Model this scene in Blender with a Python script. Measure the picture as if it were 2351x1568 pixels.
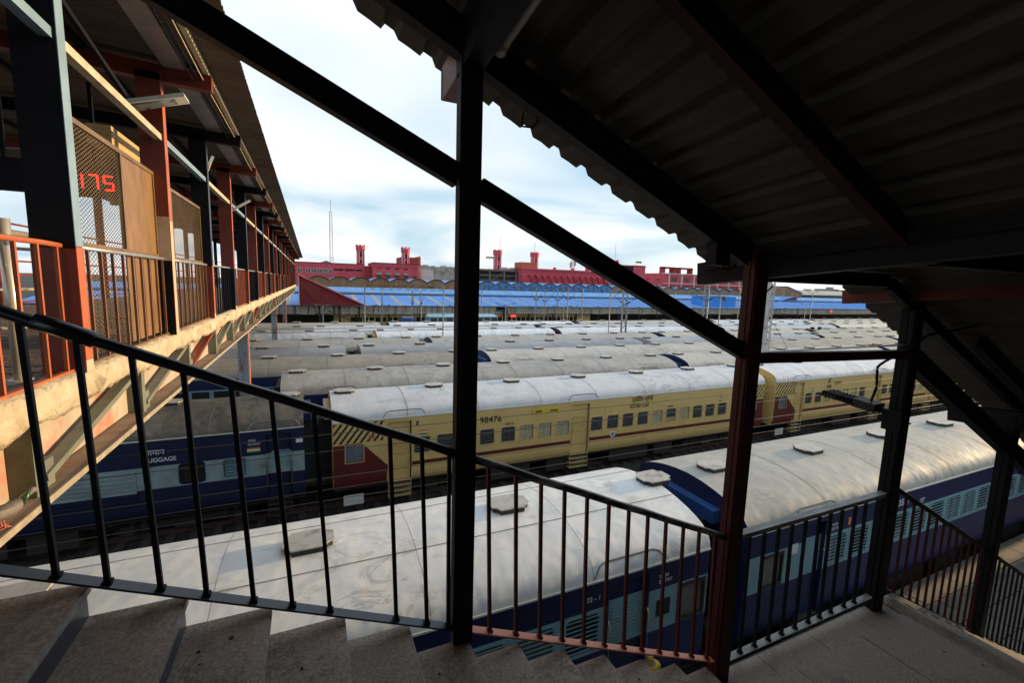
import bpy, math, random
from mathutils import Vector, Matrix
random.seed(7)
for o in list(bpy.data.objects): bpy.data.objects.remove(o, do_unlink=True)
S = bpy.context.scene
COL = S.collection
H = 8.1                      # eye height above the rails; positions below are written relative to the eye

# ------------------------------------------------------------------ camera
cam_d = bpy.data.cameras.new('camera'); cam = bpy.data.objects.new('camera', cam_d); COL.objects.link(cam)
R_RIGHT = Vector((0.91242563, -0.40820943, 0.02906071)); R_UP = Vector((0.02500884, 0.12649588, 0.99165183)); R_FWD = Vector((0.40847769, 0.90408177, -0.12562692))
mw = Matrix.Identity(4)
for i, ax in enumerate((R_RIGHT, R_UP, -R_FWD)):
    for j in range(3): mw[j][i] = ax[j]
mw[2][3] = H
cam.matrix_world = mw
cam_d.sensor_fit = 'HORIZONTAL'; cam_d.sensor_width = 36; cam_d.lens = 36*1029/2351
cam_d.clip_start = 0.05; cam_d.clip_end = 6000
S.camera = cam

# ------------------------------------------------------------------ sky, sun, exposure
SUN_EL, SUN_AZ = math.radians(7.0), math.radians(1.0)      # azimuth measured from +X (along the tracks) towards +Y
SUN_DIR = Vector((math.cos(SUN_EL)*math.cos(SUN_AZ), math.cos(SUN_EL)*math.sin(SUN_AZ), math.sin(SUN_EL)))
w = bpy.data.worlds.new('World'); S.world = w; w.use_nodes = True
nt = w.node_tree; nt.nodes.clear(); N = nt.nodes.new; L = nt.links.new
out = N('ShaderNodeOutputWorld'); bg = N('ShaderNodeBackground'); sky = N('ShaderNodeTexSky')
sky.sky_type = 'NISHITA'; sky.sun_disc = False; sky.sun_elevation = SUN_EL; sky.sun_rotation = math.radians(90)-SUN_AZ
sky.air_density = 1.0; sky.dust_density = 1.6; sky.ozone_density = 1.2
tc = N('ShaderNodeTexCoord'); sep = N('ShaderNodeSeparateXYZ'); L(tc.outputs['Generated'], sep.inputs[0])
mz = N('ShaderNodeMath'); mz.operation = 'MAXIMUM'; mz.inputs[1].default_value = 0.0; L(sep.outputs[2], mz.inputs[0])
ad = N('ShaderNodeMath'); ad.operation = 'ADD'; ad.inputs[1].default_value = 0.22; L(mz.outputs[0], ad.inputs[0])
dx = N('ShaderNodeMath'); dx.operation = 'DIVIDE'; L(sep.outputs[0], dx.inputs[0]); L(ad.outputs[0], dx.inputs[1])
dy = N('ShaderNodeMath'); dy.operation = 'DIVIDE'; L(sep.outputs[1], dy.inputs[0]); L(ad.outputs[0], dy.inputs[1])
cmb = N('ShaderNodeCombineXYZ'); L(dx.outputs[0], cmb.inputs[0]); L(dy.outputs[0], cmb.inputs[1])
mp = N('ShaderNodeMapping'); mp.inputs['Scale'].default_value = (0.6, 0.75, 1); mp.inputs['Rotation'].default_value = (0, 0, 0.5); mp.inputs['Location'].default_value = (0.45, 0.3, 0); L(cmb.outputs[0], mp.inputs[0])
nz = N('ShaderNodeTexNoise'); nz.inputs['Scale'].default_value = 1.15; nz.inputs['Detail'].default_value = 3.2; nz.inputs['Roughness'].default_value = 0.55; nz.inputs['Distortion'].default_value = 0.6; L(mp.outputs[0], nz.inputs[0])
rp = N('ShaderNodeValToRGB'); rp.color_ramp.elements[0].position = 0.38; rp.color_ramp.elements[1].position = 0.65; L(nz.outputs[0], rp.inputs[0])
# thin high cloud, bright all over the dome, a little warmer towards the horizon
cl = N('ShaderNodeMixRGB'); cl.inputs[1].default_value = (8.5, 8.2, 7.8, 1); cl.inputs[2].default_value = (8.3, 8.4, 8.5, 1); L(mz.outputs[0], cl.inputs[0])
base = N('ShaderNodeMixRGB'); base.inputs[0].default_value = 0.75; L(sky.outputs[0], base.inputs[1]); base.inputs[2].default_value = (3.9, 5.6, 7.0, 1)
cf = N('ShaderNodeMath'); cf.operation = 'MULTIPLY'; cf.inputs[1].default_value = 0.9; L(rp.outputs[0], cf.inputs[0])
mx = N('ShaderNodeMixRGB'); L(cf.outputs[0], mx.inputs[0]); L(base.outputs[0], mx.inputs[1]); L(cl.outputs[0], mx.inputs[2])
L(mx.outputs[0], bg.inputs[0]); bg.inputs[1].default_value = 0.12; L(bg.outputs[0], out.inputs[0])
sd = bpy.data.lights.new('sun', 'SUN'); sd.energy = 5.0; sd.angle = math.radians(0.53); sd.color = (1.0, 0.70, 0.36)
sun = bpy.data.objects.new('sun', sd); COL.objects.link(sun); sun.location = (40, 10, 60)
sun.rotation_euler = (-SUN_DIR).to_track_quat('-Z', 'Y').to_euler()
vs = S.view_settings; vs.view_transform = 'Standard'; vs.look = 'None'; vs.exposure = 0.36; vs.gamma = 1.0; vs.use_curve_mapping = False
S.render.engine = 'CYCLES'
S.cycles.max_bounces = 6; S.cycles.diffuse_bounces = 3; S.cycles.glossy_bounces = 3; S.cycles.transmission_bounces = 3

# ------------------------------------------------------------------ helpers
def at(u, v, X=None, Y=None, Z=None):
    """photo pixel (2351 wide) -> point on the plane X=, Y= or Z= (relative to the eye)"""
    r = R_RIGHT*(u-1175.5) - R_UP*(v-784.0) + R_FWD*1029.0
    for i, k in enumerate((X, Y, Z)):
        if k is not None: return r*(k/r[i])

ROOT = {}
class MB:
    def __init__(s): s.v = []; s.f = []; s.m = []
    def add(s, vs, fs, mi=0):
        b = len(s.v); s.v += [tuple(p) for p in vs]; s.f += [tuple(i+b for i in f) for f in fs]; s.m += [mi]*len(fs); return s
    def box(s, x0, y0, z0, x1, y1, z1, mi=0):
        return s.add([(x0,y0,z0),(x1,y0,z0),(x1,y1,z0),(x0,y1,z0),(x0,y0,z1),(x1,y0,z1),(x1,y1,z1),(x0,y1,z1)],
                     [(0,3,2,1),(4,5,6,7),(0,1,5,4),(1,2,6,5),(2,3,7,6),(3,0,4,7)], mi)
    def bar(s, p, q, w, h, mi=0, up=(0,0,1)):
        p = Vector(p); q = Vector(q); d = (q-p).normalized(); sd_ = d.cross(Vector(up))
        if sd_.length < 1e-4: sd_ = d.cross(Vector((1,0,0)))
        sd_.normalize(); u = sd_.cross(d).normalized(); a = sd_*w/2; b = u*h/2
        vs_ = [p-a-b, p+a-b, p+a+b, p-a+b, q-a-b, q+a-b, q+a+b, q-a+b]
        return s.add(vs_, [(0,1,2,3),(7,6,5,4),(0,4,5,1),(1,5,6,2),(2,6,7,3),(3,7,4,0)], mi)
    def ibeam(s, p, q, w, h, t=0.012, mi=0, up=(0,0,1)):
        p = Vector(p); q = Vector(q); d = (q-p).normalized(); sd_ = d.cross(Vector(up))
        if sd_.length < 1e-4: sd_ = d.cross(Vector((1,0,0)))
        sd_.normalize(); u = sd_.cross(d).normalized()
        s.bar(p+u*(h/2-t/2), q+u*(h/2-t/2), w, t, mi, up); s.bar(p-u*(h/2-t/2), q-u*(h/2-t/2), w, t, mi, up)
        return s.bar(p, q, t, h-2*t, mi, up)
    def path(s, pts, r, n=8, mi=0, cap=True):
        pts = [Vector(p) for p in pts]; b = len(s.v); k = len(pts)
        ref = Vector((0,0,1))
        for i, p in enumerate(pts):
            d = (pts[min(i+1,k-1)]-pts[max(i-1,0)]).normalized()
            a = d.cross(ref)
            if a.length < 1e-3: a = d.cross(Vector((1,0,0)))
            a.normalize(); c = a.cross(d)
            for j in range(n):
                t = 2*math.pi*j/n; s.v.append(tuple(p + (a*math.cos(t)+c*math.sin(t))*r))
        for i in range(k-1):
            for j in range(n):
                s.f.append((b+i*n+j, b+i*n+(j+1)%n, b+(i+1)*n+(j+1)%n, b+(i+1)*n+j)); s.m.append(mi)
        if cap:
            s.f.append(tuple(b+j for j in range(n))[::-1]); s.m.append(mi); s.f.append(tuple(b+(k-1)*n+j for j in range(n))); s.m.append(mi)
        return s
    def prism(s, poly, off, mi=0):
        n = len(poly); off = Vector(off); P = [Vector(p) for p in poly]
        return s.add(P+[p+off for p in P], [tuple(range(n)), tuple(range(2*n-1, n-1, -1))]+[(i, i+n, (i+1)%n+n, (i+1)%n) for i in range(n)], mi)
    def mesh(s, mats, smooth=False, shift=(0,0,0), name='m'):
        me = bpy.data.meshes.new(name)
        me.from_pydata([(v[0]+shift[0], v[1]+shift[1], v[2]+shift[2]) for v in s.v], [], s.f)
        for m in (mats if isinstance(mats, (list, tuple)) else [mats]): me.materials.append(m)
        for p, mi in zip(me.polygons, s.m): p.material_index = mi; p.use_smooth = smooth
        import bmesh
        bm = bmesh.new(); bm.from_mesh(me); bmesh.ops.recalc_face_normals(bm, faces=bm.faces); bm.to_mesh(me); bm.free()
        return me
    def build(s, name, mats, parent=None, smooth=False, loc=None, local=False):
        """loc: where this (top-level) mesh has its origin; parts take the thing's origin"""
        if parent is not None: o0 = ROOT[parent]
        else: o0 = Vector(loc) if loc is not None else Vector((0,0,0))
        sh = (0,0,0) if local else (-o0[0], -o0[1], -o0[2])
        ob = bpy.data.objects.new(name, s.mesh(mats, smooth, sh, name)); COL.objects.link(ob)
        if parent is not None: ob.parent = parent
        else: ob.location = (o0[0], o0[1], o0[2]+H)
        ROOT[ob] = o0
        return ob
def tag(o, label=None, cat=None, group=None, kind=None):
    if label: o['label'] = label
    if cat: o['category'] = cat
    if group: o['group'] = group
    if kind: o['kind'] = kind
    return o
def thing(name, loc, label, cat, group=None):
    o = bpy.data.objects.new(name, None); COL.objects.link(o); o.empty_display_size = 0.2
    o.location = (loc[0], loc[1], loc[2]+H); ROOT[o] = Vector(loc); return tag(o, label, cat, group)
def inst(me, name, parent, loc, rot=(0,0,0), scale=(1,1,1), absolute=True):
    """a part that shares mesh data; loc relative to the eye (absolute) or to its thing"""
    ob = bpy.data.objects.new(name, me); COL.objects.link(ob); ob.parent = parent
    o0 = ROOT[parent]; L0 = Vector(loc)-o0 if absolute else Vector(loc)
    ob.location = L0; ob.rotation_euler = rot; ob.scale = scale
    ROOT[ob] = o0; return ob
def copy_tree(o, parent=None):
    c = o.copy(); COL.objects.link(c); c.parent = parent
    for ch in o.children: copy_tree(ch, c)
    return c
def text_mesh(body, size, mat, name='lettering', squeeze=1.0, bold=0.0):
    cu = bpy.data.curves.new('t', 'FONT'); cu.body = body; cu.size = size; cu.extrude = 0.002; cu.offset = bold; cu.align_x = 'LEFT'
    ob = bpy.data.objects.new('t', cu); COL.objects.link(ob)
    dg = bpy.context.evaluated_depsgraph_get(); me = bpy.data.meshes.new_from_object(ob.evaluated_get(dg))
    bpy.data.objects.remove(ob, do_unlink=True); bpy.data.curves.remove(cu)
    me.materials.clear(); me.materials.append(mat)
    for v in me.vertices: v.co = (v.co.x*squeeze, -v.co.z, v.co.y)      # stands upright, read from the -Y side
    return me

ORD = ['first','second','third','fourth','fifth','sixth','seventh','eighth','ninth','tenth','eleventh','twelfth','thirteenth','fourteenth','fifteenth','sixteenth','seventeenth','eighteenth','nineteenth','twentieth','twenty-first','twenty-second','twenty-third','twenty-fourth']
# ------------------------------------------------------------------ materials
def mat(name, c1, c2=None, rough=0.6, metal=0.0, scale=3.0, lo=0.35, hi=0.65, bump=0.0, bscale=25.0, stretch=(1,1,1), c3=None, s3=0.8, lo3=0.55, hi3=0.7, st3=(1,1,1), spec=0.5, emit=None, bdist=0.02, rvar=0.12, c4=None, s4=3.0, st4=(1,1,1), a4=0.7, ovar=0.0, bdet=8):
    m = bpy.data.materials.new(name); m.use_nodes = True; t = m.node_tree; b = t.nodes['Principled BSDF']
    n = t.nodes.new; l = t.links.new
    b.inputs['Roughness'].default_value = rough; b.inputs['Metallic'].default_value = metal; b.inputs['Specular IOR Level'].default_value = spec
    if emit:
        b.inputs['Base Color'].default_value = (*c1, 1); b.inputs['Emission Color'].default_value = (*c1, 1); b.inputs['Emission Strength'].default_value = emit; return m
    co = n('ShaderNodeTexCoord'); oi = n('ShaderNodeObjectInfo')
    off = n('ShaderNodeVectorMath'); off.operation = 'MULTIPLY_ADD'; cx = n('ShaderNodeCombineXYZ')
    for k in range(3): l(oi.outputs['Random'], cx.inputs[k])
    l(cx.outputs[0], off.inputs[0]); off.inputs[1].default_value = (37, 23, 11); l(co.outputs['Object'], off.inputs[2])
    def noise(sc, st, det=6, rg=0.6):
        mpn = n('ShaderNodeMapping'); mpn.inputs['Scale'].default_value = st; l(off.outputs[0], mpn.inputs[0])
        z = n('ShaderNodeTexNoise'); z.inputs['Scale'].default_value = sc; z.inputs['Detail'].default_value = det; z.inputs['Roughness'].default_value = rg; l(mpn.outputs[0], z.inputs[0]); return z
    z1 = noise(scale, stretch)
    r1 = n('ShaderNodeValToRGB'); r1.color_ramp.elements[0].position = lo; r1.color_ramp.elements[1].position = hi
    r1.color_ramp.elements[0].color = (*c1, 1); r1.color_ramp.elements[1].color = (*(c2 or tuple(x*0.8 for x in c1)), 1); l(z1.outputs[0], r1.inputs[0])
    last = r1.outputs[0]
    if c3:
        z3 = noise(s3, st3, 8, 0.65); r3 = n('ShaderNodeValToRGB'); r3.color_ramp.elements[0].position = lo3; r3.color_ramp.elements[1].position = hi3; l(z3.outputs[0], r3.inputs[0])
        mm = n('ShaderNodeMixRGB'); l(r3.outputs[0], mm.inputs[0]); l(last, mm.inputs[1]); mm.inputs[2].default_value = (*c3, 1); last = mm.outputs[0]
    if c4:      # thin curling smears
        z4 = noise(s4, st4, 5, 0.7); z4.inputs['Distortion'].default_value = 2.2; r4 = n('ShaderNodeValToRGB'); e4 = r4.color_ramp.elements
        e4[0].position = .515; e4[0].color = (0,0,0,1); e4[1].position = .64; e4[1].color = (0,0,0,1); e5 = e4.new(.57); e5.color = (a4,a4,a4,1); l(z4.outputs[0], r4.inputs[0])
        zg = noise(s4*.35, (1,1,1), 3, .5); rg_ = n('ShaderNodeValToRGB'); rg_.color_ramp.elements[0].position = .45; rg_.color_ramp.elements[1].position = .62; l(zg.outputs[0], rg_.inputs[0])
        mg = n('ShaderNodeMath'); mg.operation = 'MULTIPLY'; l(r4.outputs[0], mg.inputs[0]); l(rg_.outputs[0], mg.inputs[1])
        m4 = n('ShaderNodeMixRGB'); l(mg.outputs[0], m4.inputs[0]); l(last, m4.inputs[1]); m4.inputs[2].default_value = (*c4, 1); last = m4.outputs[0]
    if ovar:
        mv = n('ShaderNodeMapRange'); mv.inputs[3].default_value = 1-ovar; mv.inputs[4].default_value = 1+ovar*.5; l(oi.outputs['Random'], mv.inputs[0])
        hs = n('ShaderNodeHueSaturation'); l(mv.outputs[0], hs.inputs['Value']); l(last, hs.inputs['Color']); last = hs.outputs[0]
    l(last, b.inputs['Base Color'])
    if rvar:
        mr = n('ShaderNodeMapRange'); mr.inputs[3].default_value = max(0.02, rough-rvar); mr.inputs[4].default_value = min(1, rough+rvar); l(z1.outputs[0], mr.inputs[0]); l(mr.outputs[0], b.inputs['Roughness'])
    if bump:
        zb = noise(bscale, stretch, bdet, 0.6); bp = n('ShaderNodeBump'); bp.inputs['Strength'].default_value = bump; bp.inputs['Distance'].default_value = bdist; l(zb.outputs[0], bp.inputs['Height']); l(bp.outputs[0], b.inputs['Normal'])
    return m

BLACK = mat('black_paint', (.006,.0065,.009), (.010,.010,.013), rough=.55, spec=.15, bump=.25, bscale=45, bdist=.004, c3=(.045,.035,.03), s3=9, lo3=.66, hi3=.70)
NAVY_P = mat('navy_paint', (.012,.018,.035), (.02,.028,.045), rough=.4, bump=.1, bscale=40, bdist=.004)
RED = mat('red_oxide_paint', (.21,.035,.014), (.15,.022,.010), rough=.45, bump=.15, bscale=50, bdist=.004, c3=(.10,.045,.025), s3=2, lo3=.62, hi3=.72)
GLOSS = mat('glossy_black_handrail', (.008,.009,.013), (.012,.013,.018), rough=.28, spec=.6, bump=.2, bscale=14, bdist=.004)
REDD = mat('shaded_red_paint', (.058,.008,.006), (.04,.006,.004), rough=.5, spec=.25, bump=.2, bscale=40, bdist=.004, c3=(.025,.018,.016), s3=7, lo3=.62, hi3=.66)  # red oxide of the stairs, with their shade put into the colour
REDB = mat('baluster_red', (.115,.020,.010), (.08,.013,.007), rough=.5, spec=.3)
REDK = mat('deep_shade_red_paint', (.030,.005,.004), (.02,.004,.003), rough=.6, spec=.2)  # purlin red, darkened further for the shade under the roof
ORANGE = mat('orange_red_paint', (.46,.115,.035), (.36,.08,.025), rough=.5, bump=.15, bscale=50, bdist=.004, c3=(.22,.07,.03), s3=3, lo3=.62, hi3=.72)
SALMON = mat('faded_red_paint', (.68,.22,.12), (.56,.165,.09), rough=.55, bump=.2, bscale=60, bdist=.004)
LTBLUE_P = mat('light_blue_paint', (.22,.33,.42), (.16,.25,.33), rough=.45, c3=(.35,.30,.22), s3=3, lo3=.6, hi3=.75)
BEIGE_P = mat('beige_paint', (.52,.42,.30), (.44,.34,.24), rough=.6, c3=(.30,.12,.06), s3=2.5, lo3=.6, hi3=.68)
GALV = mat('galvanised_steel', (.42,.43,.44), (.30,.31,.33), rough=.45, metal=.6, scale=6)
STEEL = mat('stainless_steel', (.62,.58,.50), (.5,.46,.40), rough=.3, metal=.45, scale=5)
WORN = mat('worn_dark_rail', (.03,.03,.032), (.30,.28,.25), rough=.4, scale=9, lo=.45, hi=.62, stretch=(.4,2,2), bump=.2, bscale=40, bdist=.003)
WORNL = mat('worn_pale_rail', (.30,.29,.27), (.14,.13,.12), rough=.42, scale=9, stretch=(.4,2,2), bump=.2, bscale=40, bdist=.003)
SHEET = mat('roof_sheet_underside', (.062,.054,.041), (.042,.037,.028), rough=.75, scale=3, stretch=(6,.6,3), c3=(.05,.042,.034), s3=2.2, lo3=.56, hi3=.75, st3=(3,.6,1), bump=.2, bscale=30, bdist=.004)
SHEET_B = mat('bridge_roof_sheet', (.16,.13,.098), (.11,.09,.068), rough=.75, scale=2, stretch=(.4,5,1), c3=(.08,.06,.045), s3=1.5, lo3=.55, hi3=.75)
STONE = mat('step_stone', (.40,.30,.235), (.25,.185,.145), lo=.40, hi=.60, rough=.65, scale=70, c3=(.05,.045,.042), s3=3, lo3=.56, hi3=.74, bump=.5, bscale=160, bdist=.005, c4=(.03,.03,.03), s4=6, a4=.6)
STONE_L = mat('landing_stone', (.33,.255,.21), (.22,.17,.14), rough=.65, scale=60, c3=(.075,.06,.05), s3=1.6, lo3=.56, hi3=.75, bump=.3, bscale=110, bdist=.004)
NOSE = mat('worn_nosing', (.42,.37,.33), (.26,.22,.20), rough=.6, scale=30, bump=.4, bscale=150, bdist=.003)
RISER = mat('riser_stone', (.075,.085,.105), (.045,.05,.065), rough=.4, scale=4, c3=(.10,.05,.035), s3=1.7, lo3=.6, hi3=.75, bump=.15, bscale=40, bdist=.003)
CONC = mat('plastered_edge', (.60,.51,.37), (.40,.32,.21), rough=.85, scale=4, c3=(.17,.125,.08), s3=3.0, lo3=.57, hi3=.68, bump=1, bscale=8, bdist=.07)
PINKWEB = mat('peeling_web', (.44,.38,.29), (.34,.29,.22), rough=.7, scale=2.5, c3=(.42,.18,.125), s3=2.2, lo3=.48, hi3=.62, st3=(1,.8,.5), bump=.4, bscale=14, bdist=.01)
OLIVE = mat('olive_steel', (.17,.18,.135), (.12,.13,.10), rough=.6, scale=4, c3=(.20,.10,.05), s3=3, lo3=.6, hi3=.7, bump=.2)
FLANGE = mat('dusty_flange', (.27,.19,.12), (.20,.135,.08), rough=.85, scale=5, c3=(.5,.44,.34), s3=14, lo3=.66, hi3=.72, bump=.3, bscale=40, bdist=.006)
CREAM = mat('cream_edge_paint', (.55,.48,.36), (.40,.33,.23), rough=.7, scale=9)
PAVER = mat('deck_paver', (.20,.135,.09), (.13,.085,.06), rough=.85, scale=5, c3=(.28,.20,.13), s3=3, bump=.4, bscale=60, bdist=.006)
JOINT = mat('deck_mortar', (.045,.032,.025), (.03,.022,.018), rough=.95)
PLY = mat('plywood', (.26,.145,.055), (.18,.095,.034), rough=.5, scale=2.0, stretch=(1,2,.8), c3=(.12,.06,.022), s3=2.2, lo3=.5, hi3=.75, st3=(1,2.5,.6), bump=.1)
FRAME_BR = mat('brown_angle_frame', (.20,.125,.05), (.12,.07,.03), rough=.5)
WIRE = mat('expanded_mesh', (.26,.17,.075), (.16,.105,.05), rough=.5, metal=.4)
BRBAR = mat('brown_bar', (.24,.10,.042), (.16,.065,.03), rough=.5)
WOODY = mat('pine_board', (.55,.38,.16), (.48,.31,.12), rough=.6, scale=3, stretch=(1,.4,4))
LED = mat('red_led', (1,.02,.012), emit=3.0)
LAMPW = mat('lamp_housing', (.62,.62,.60), (.5,.5,.48), rough=.4)
LAMPG = mat('lamp_glass', (.30,.33,.34), (.12,.13,.14), rough=.08, scale=1.5, lo=.45, hi=.5)
TUBEM = mat('tube_glass', (.55,.50,.46), (.48,.42,.38), rough=.25)
BALLAST = mat('track_ballast', (.034,.028,.024), (.012,.010,.009), rough=.95, scale=9, c3=(.065,.05,.042), s3=1.2, lo3=.55, hi3=.75, bump=1, bscale=16, bdist=.08)
GROUND = mat('yard_ground', (.032,.027,.023), (.018,.016,.014), rough=.95, scale=2, bump=.6, bscale=12, bdist=.06)
RAILM = mat('rail_steel', (.10,.06,.045), (.16,.13,.12), rough=.4, metal=.6, scale=8)
SLEEP = mat('sleeper_concrete', (.055,.046,.04), (.035,.03,.026), rough=.9, scale=8)
PLAT = mat('platform_tile', (.09,.076,.055), (.06,.05,.038), rough=.7, scale=3, c3=(.07,.06,.05), s3=1.1, lo3=.55, hi3=.75, bump=.2, bscale=40, bdist=.004)
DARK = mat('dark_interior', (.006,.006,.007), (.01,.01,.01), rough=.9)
UNDER = mat('underframe_grime', (.018,.016,.014), (.03,.025,.02), rough=.85, scale=6)

# ------------------------------------------------------------------ ground, platform, tracks (the setting)
def plane_struct(name, x0, y0, x1, y1, z, m, t=0.0):
    b = MB()
    if t: b.box(x0, y0, z-t, x1, y1, z)
    else: b.add([(x0,y0,z),(x1,y0,z),(x1,y1,z),(x0,y1,z)], [(0,1,2,3)])
    return tag(b.build(name, m), kind='structure')
plane_struct('ground', -900, -700, 1500, 2500, -8.36, GROUND)
TRACKS = [7.19, 17.25, 21.6, 25.9, 29.7, 33.3, 39.0, 42.7, 46.2, 70.0]
FREE = 12.0
for k, y in enumerate(TRACKS[:2]+[FREE]):
    b = MB(); b.add([(-60,y-2.3,-8.35),(160,y-2.3,-8.35),(160,y-1.5,-8.13),(-60,y-1.5,-8.13),(-60,y+1.5,-8.13),(160,y+1.5,-8.13),(160,y+2.3,-8.35),(-60,y+2.3,-8.35)], [(0,1,2,3),(3,2,5,4),(4,5,6,7)])
    tag(b.build('ballast_bed', BALLAST), kind='structure')
slm = MB().box(-.12,-1.35,-.02,.12,1.35,.035).mesh(SLEEP)
for k, y in enumerate([TRACKS[1], FREE]):
    tr = thing('railway_track', (0, y, -8.13), ['rusty railway track under the yellow train', 'empty dark railway track between the near blue train and the yellow train'][k], 'track', 'railway tracks in the yard')
    for s in (-.838, .838):
        b = MB()
        for (w_, z0, z1) in ((.13,-8.095,-8.08),(.02,-8.08,-7.98),(.068,-7.98,-7.94)): b.box(-40, y+s-w_/2, z0, 120, y+s+w_/2, z1)
        b.build('rail', RAILM, tr)
    for i in range(60): inst(slm, 'sleeper', tr, (-6+i*.62, y, -8.13))
# loose ballast stones and litter beside the free track
b = MB(); rng = random.Random(3)
for i in range(2600):
    x = rng.uniform(-3, 24); y = rng.uniform(9.3, 15.2); r = rng.uniform(.025, .06); z = -8.13 if abs(y-FREE) < 1.5 else -8.31
    p = [(x+r*rng.uniform(-1,1), y+r*rng.uniform(-1,1), z+r*rng.uniform(-.2,.9)) for _ in range(4)]
    b.add(p, [(0,1,2),(0,3,1),(1,3,2),(0,2,3)], 1 if rng.random() < .05 else 0)
tag(b.build('ballast_stones', [BALLAST, mat('litter', (.35,.33,.30), (.4,.25,.15), rough=.8)]), 'loose ballast stones and litter between the near tracks', kind='stuff')
# near platform, paved with stone slabs, its edge beside the blue train
plat = plane_struct('platform', -60, -14, 200, 5.42, -7.30, JOINT, 1.05)
slab = {}
for i, (sx, sy) in enumerate(((.88,.58),(.88,.58))):
    slab[i] = MB().box(0,0,0,sx,sy,.036).mesh(PLAT)
n = 0
for iy in range(9):
    for ix in range(22):
        x = 4.2+ix*.9+(iy % 2)*.45; y = 5.40-(iy+1)*.6
        if n < 198: inst(slab[0], 'paving_slab', plat, (x, y, -7.298+rng.uniform(-.004,.004))); n += 1

# ------------------------------------------------------------------ staircase
TR, RI = .3075, .1397
xs = lambda i: -.813+TR*i
zs = lambda i: -1.199-RI*i
Y0, Y1 = -1.7, 2.13
st = thing('staircase', (2.5, .3, -7.3), 'brown stone staircase with dark risers going down to a landing', 'staircase')
for i in range(-3, 12):
    x0 = xs(i-1)-.02 if i > -3 else -4.0
    Y1 = 2.13 if i < 5 else 2.085
    b = MB().box(x0, Y0, zs(i)-.035, xs(i), Y1, zs(i))
    b.box(xs(i)-.0005, Y0, zs(i)-.034, xs(i)+.006, Y1-.002, zs(i)-.003, 1)
    if i > -3: b.build('tread', [STONE, NOSE], st)
    else: b.build('top_landing_slab', STONE, st)
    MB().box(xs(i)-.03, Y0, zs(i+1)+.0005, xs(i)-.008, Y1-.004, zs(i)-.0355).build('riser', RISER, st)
# soffit under the flight
MB().prism([(xs(-3),Y0+.05,zs(-3)-.18),(xs(11),Y0+.05,zs(11)-.2),(xs(11),Y0+.05,zs(11)-.36),(xs(-3),Y0+.05,zs(-3)-.34)], (0, Y1-Y0-.16, 0)).build('soffit', UNDER, st)
Y1 = 2.13
ZL = zs(12); XE = 5.02
# landing: a border strip of narrow slabs, then large slabs
xx = xs(11)
while xx < XE-.2:
    x2 = min(xx+.62, XE-.06); 
    MB().box(xx+.003, 1.93, ZL-.04, x2-.003, Y1, ZL-.012).build('border_slab', STONE_L, st); xx += .62
cols = [xs(11), 3.35, 4.2, XE-.16]; rows = [Y0, -.75, .2, 1.05, 1.927]
for a in range(3):
    for c in range(4):
        MB().box(cols[a]+.003, rows[c]+.003, ZL-.045, cols[a+1]-.003, rows[c+1]-.003, ZL+rng.uniform(-.002,.001)).build('landing_slab', STONE_L, st)
b = MB().box(XE-.155, Y0, ZL-.045, XE, Y1, ZL+.002)
for k in range(4): b.box(XE-.13+k*.03, Y0, ZL+.002, XE-.118+k*.03, Y1, ZL+.007)
b.build('grooved_nosing', STONE_L, st)
MB().box(xs(11)-.02, Y0, ZL-.26, XE-.02, Y1-.02, ZL-.046).build('landing_beam', UNDER, st)
# lower flight
T2, R2 = .30, .155
for k in range(1, 28):
    MB().box(XE+T2*(k-1)-.02, Y0, ZL-R2*k-.16, XE+T2*k, Y1+.01, ZL-R2*k).build('tread', STONE_L, st)

# scraps and grit lying on the treads and the landing
b = MB()
for k in range(150):
    i_ = rng.choice(list(range(0, 12))+[12]*8); y_ = rng.uniform(.2, 2.0)
    x_ = rng.uniform(xs(i_-1)+.03, xs(i_)-.02) if i_ < 12 else rng.uniform(2.7, 4.8); z_ = zs(i_) if i_ < 12 else ZL
    r_ = rng.uniform(.003, .011); a_ = rng.uniform(0, 6.28)
    b.prism([(x_+r_*math.cos(a_+q*1.26)*rng.uniform(.6,1.3), y_+r_*math.sin(a_+q*1.26)*rng.uniform(.6,1.3), z_+.0012) for q in range(5)], (0,0,.0025), rng.choice((0,0,0,1,2)))
tag(b.build('step_litter', [mat('dark_grit', (.03,.027,.025), rough=.9), mat('paper_scrap', (.45,.42,.38), rough=.9), mat('betel_stain', (.22,.06,.03), rough=.6)]), 'grit, paper scraps and betel stains scattered on the steps', kind='stuff')

# ------------------------------------------------------------------ stair railings (each bay is a thing)
def railing(label, x0, x1, zt, zb, bx, m_top, m_bal, m_bot, flat=False, bal=.018, extra=None):
    t = thing('stair_railing', ((x0+x1)/2, 2.1, zb((x0+x1)/2)), label, 'railing', 'railing bays along the stairs')
    if flat: MB().bar((x0, 2.1, zt(x0)-.02), (x1, 2.1, zt(x1)-.02), .06, .035).build('handrail', m_top, t)
    else:
        pts = [(x0+(x1-x0)*i/10, 2.1+.003*math.sin(i*1.7), zt(x0+(x1-x0)*i/10)-.022+.003*math.sin(i*2.3)) for i in range(11)]
        if extra: pts = extra+pts
        MB().path(pts, .022, 10).build('handrail', m_top, t, smooth=True)
    MB().bar((x0, 2.1, zb(x0)), (x1, 2.1, zb(x1)), .058, .009).build('bottom_rail', m_bot, t)
    for x, xt in bx:
        zb0, zt0 = zb(x)+.003, zt(xt)-.035
        MB().bar((x, 2.1, zb0), (xt, 2.1, zt0), bal, bal, up=(0,1,0)).box(x-bal*.85, 2.1-bal*.85, zb(x)+.002, x+bal*.85, 2.1+bal*.85, zb(x)+.016).build('baluster', m_bal, t)
    b_ = MB()
    return t
zt1 = lambda x: -.545-.444*x
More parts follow.
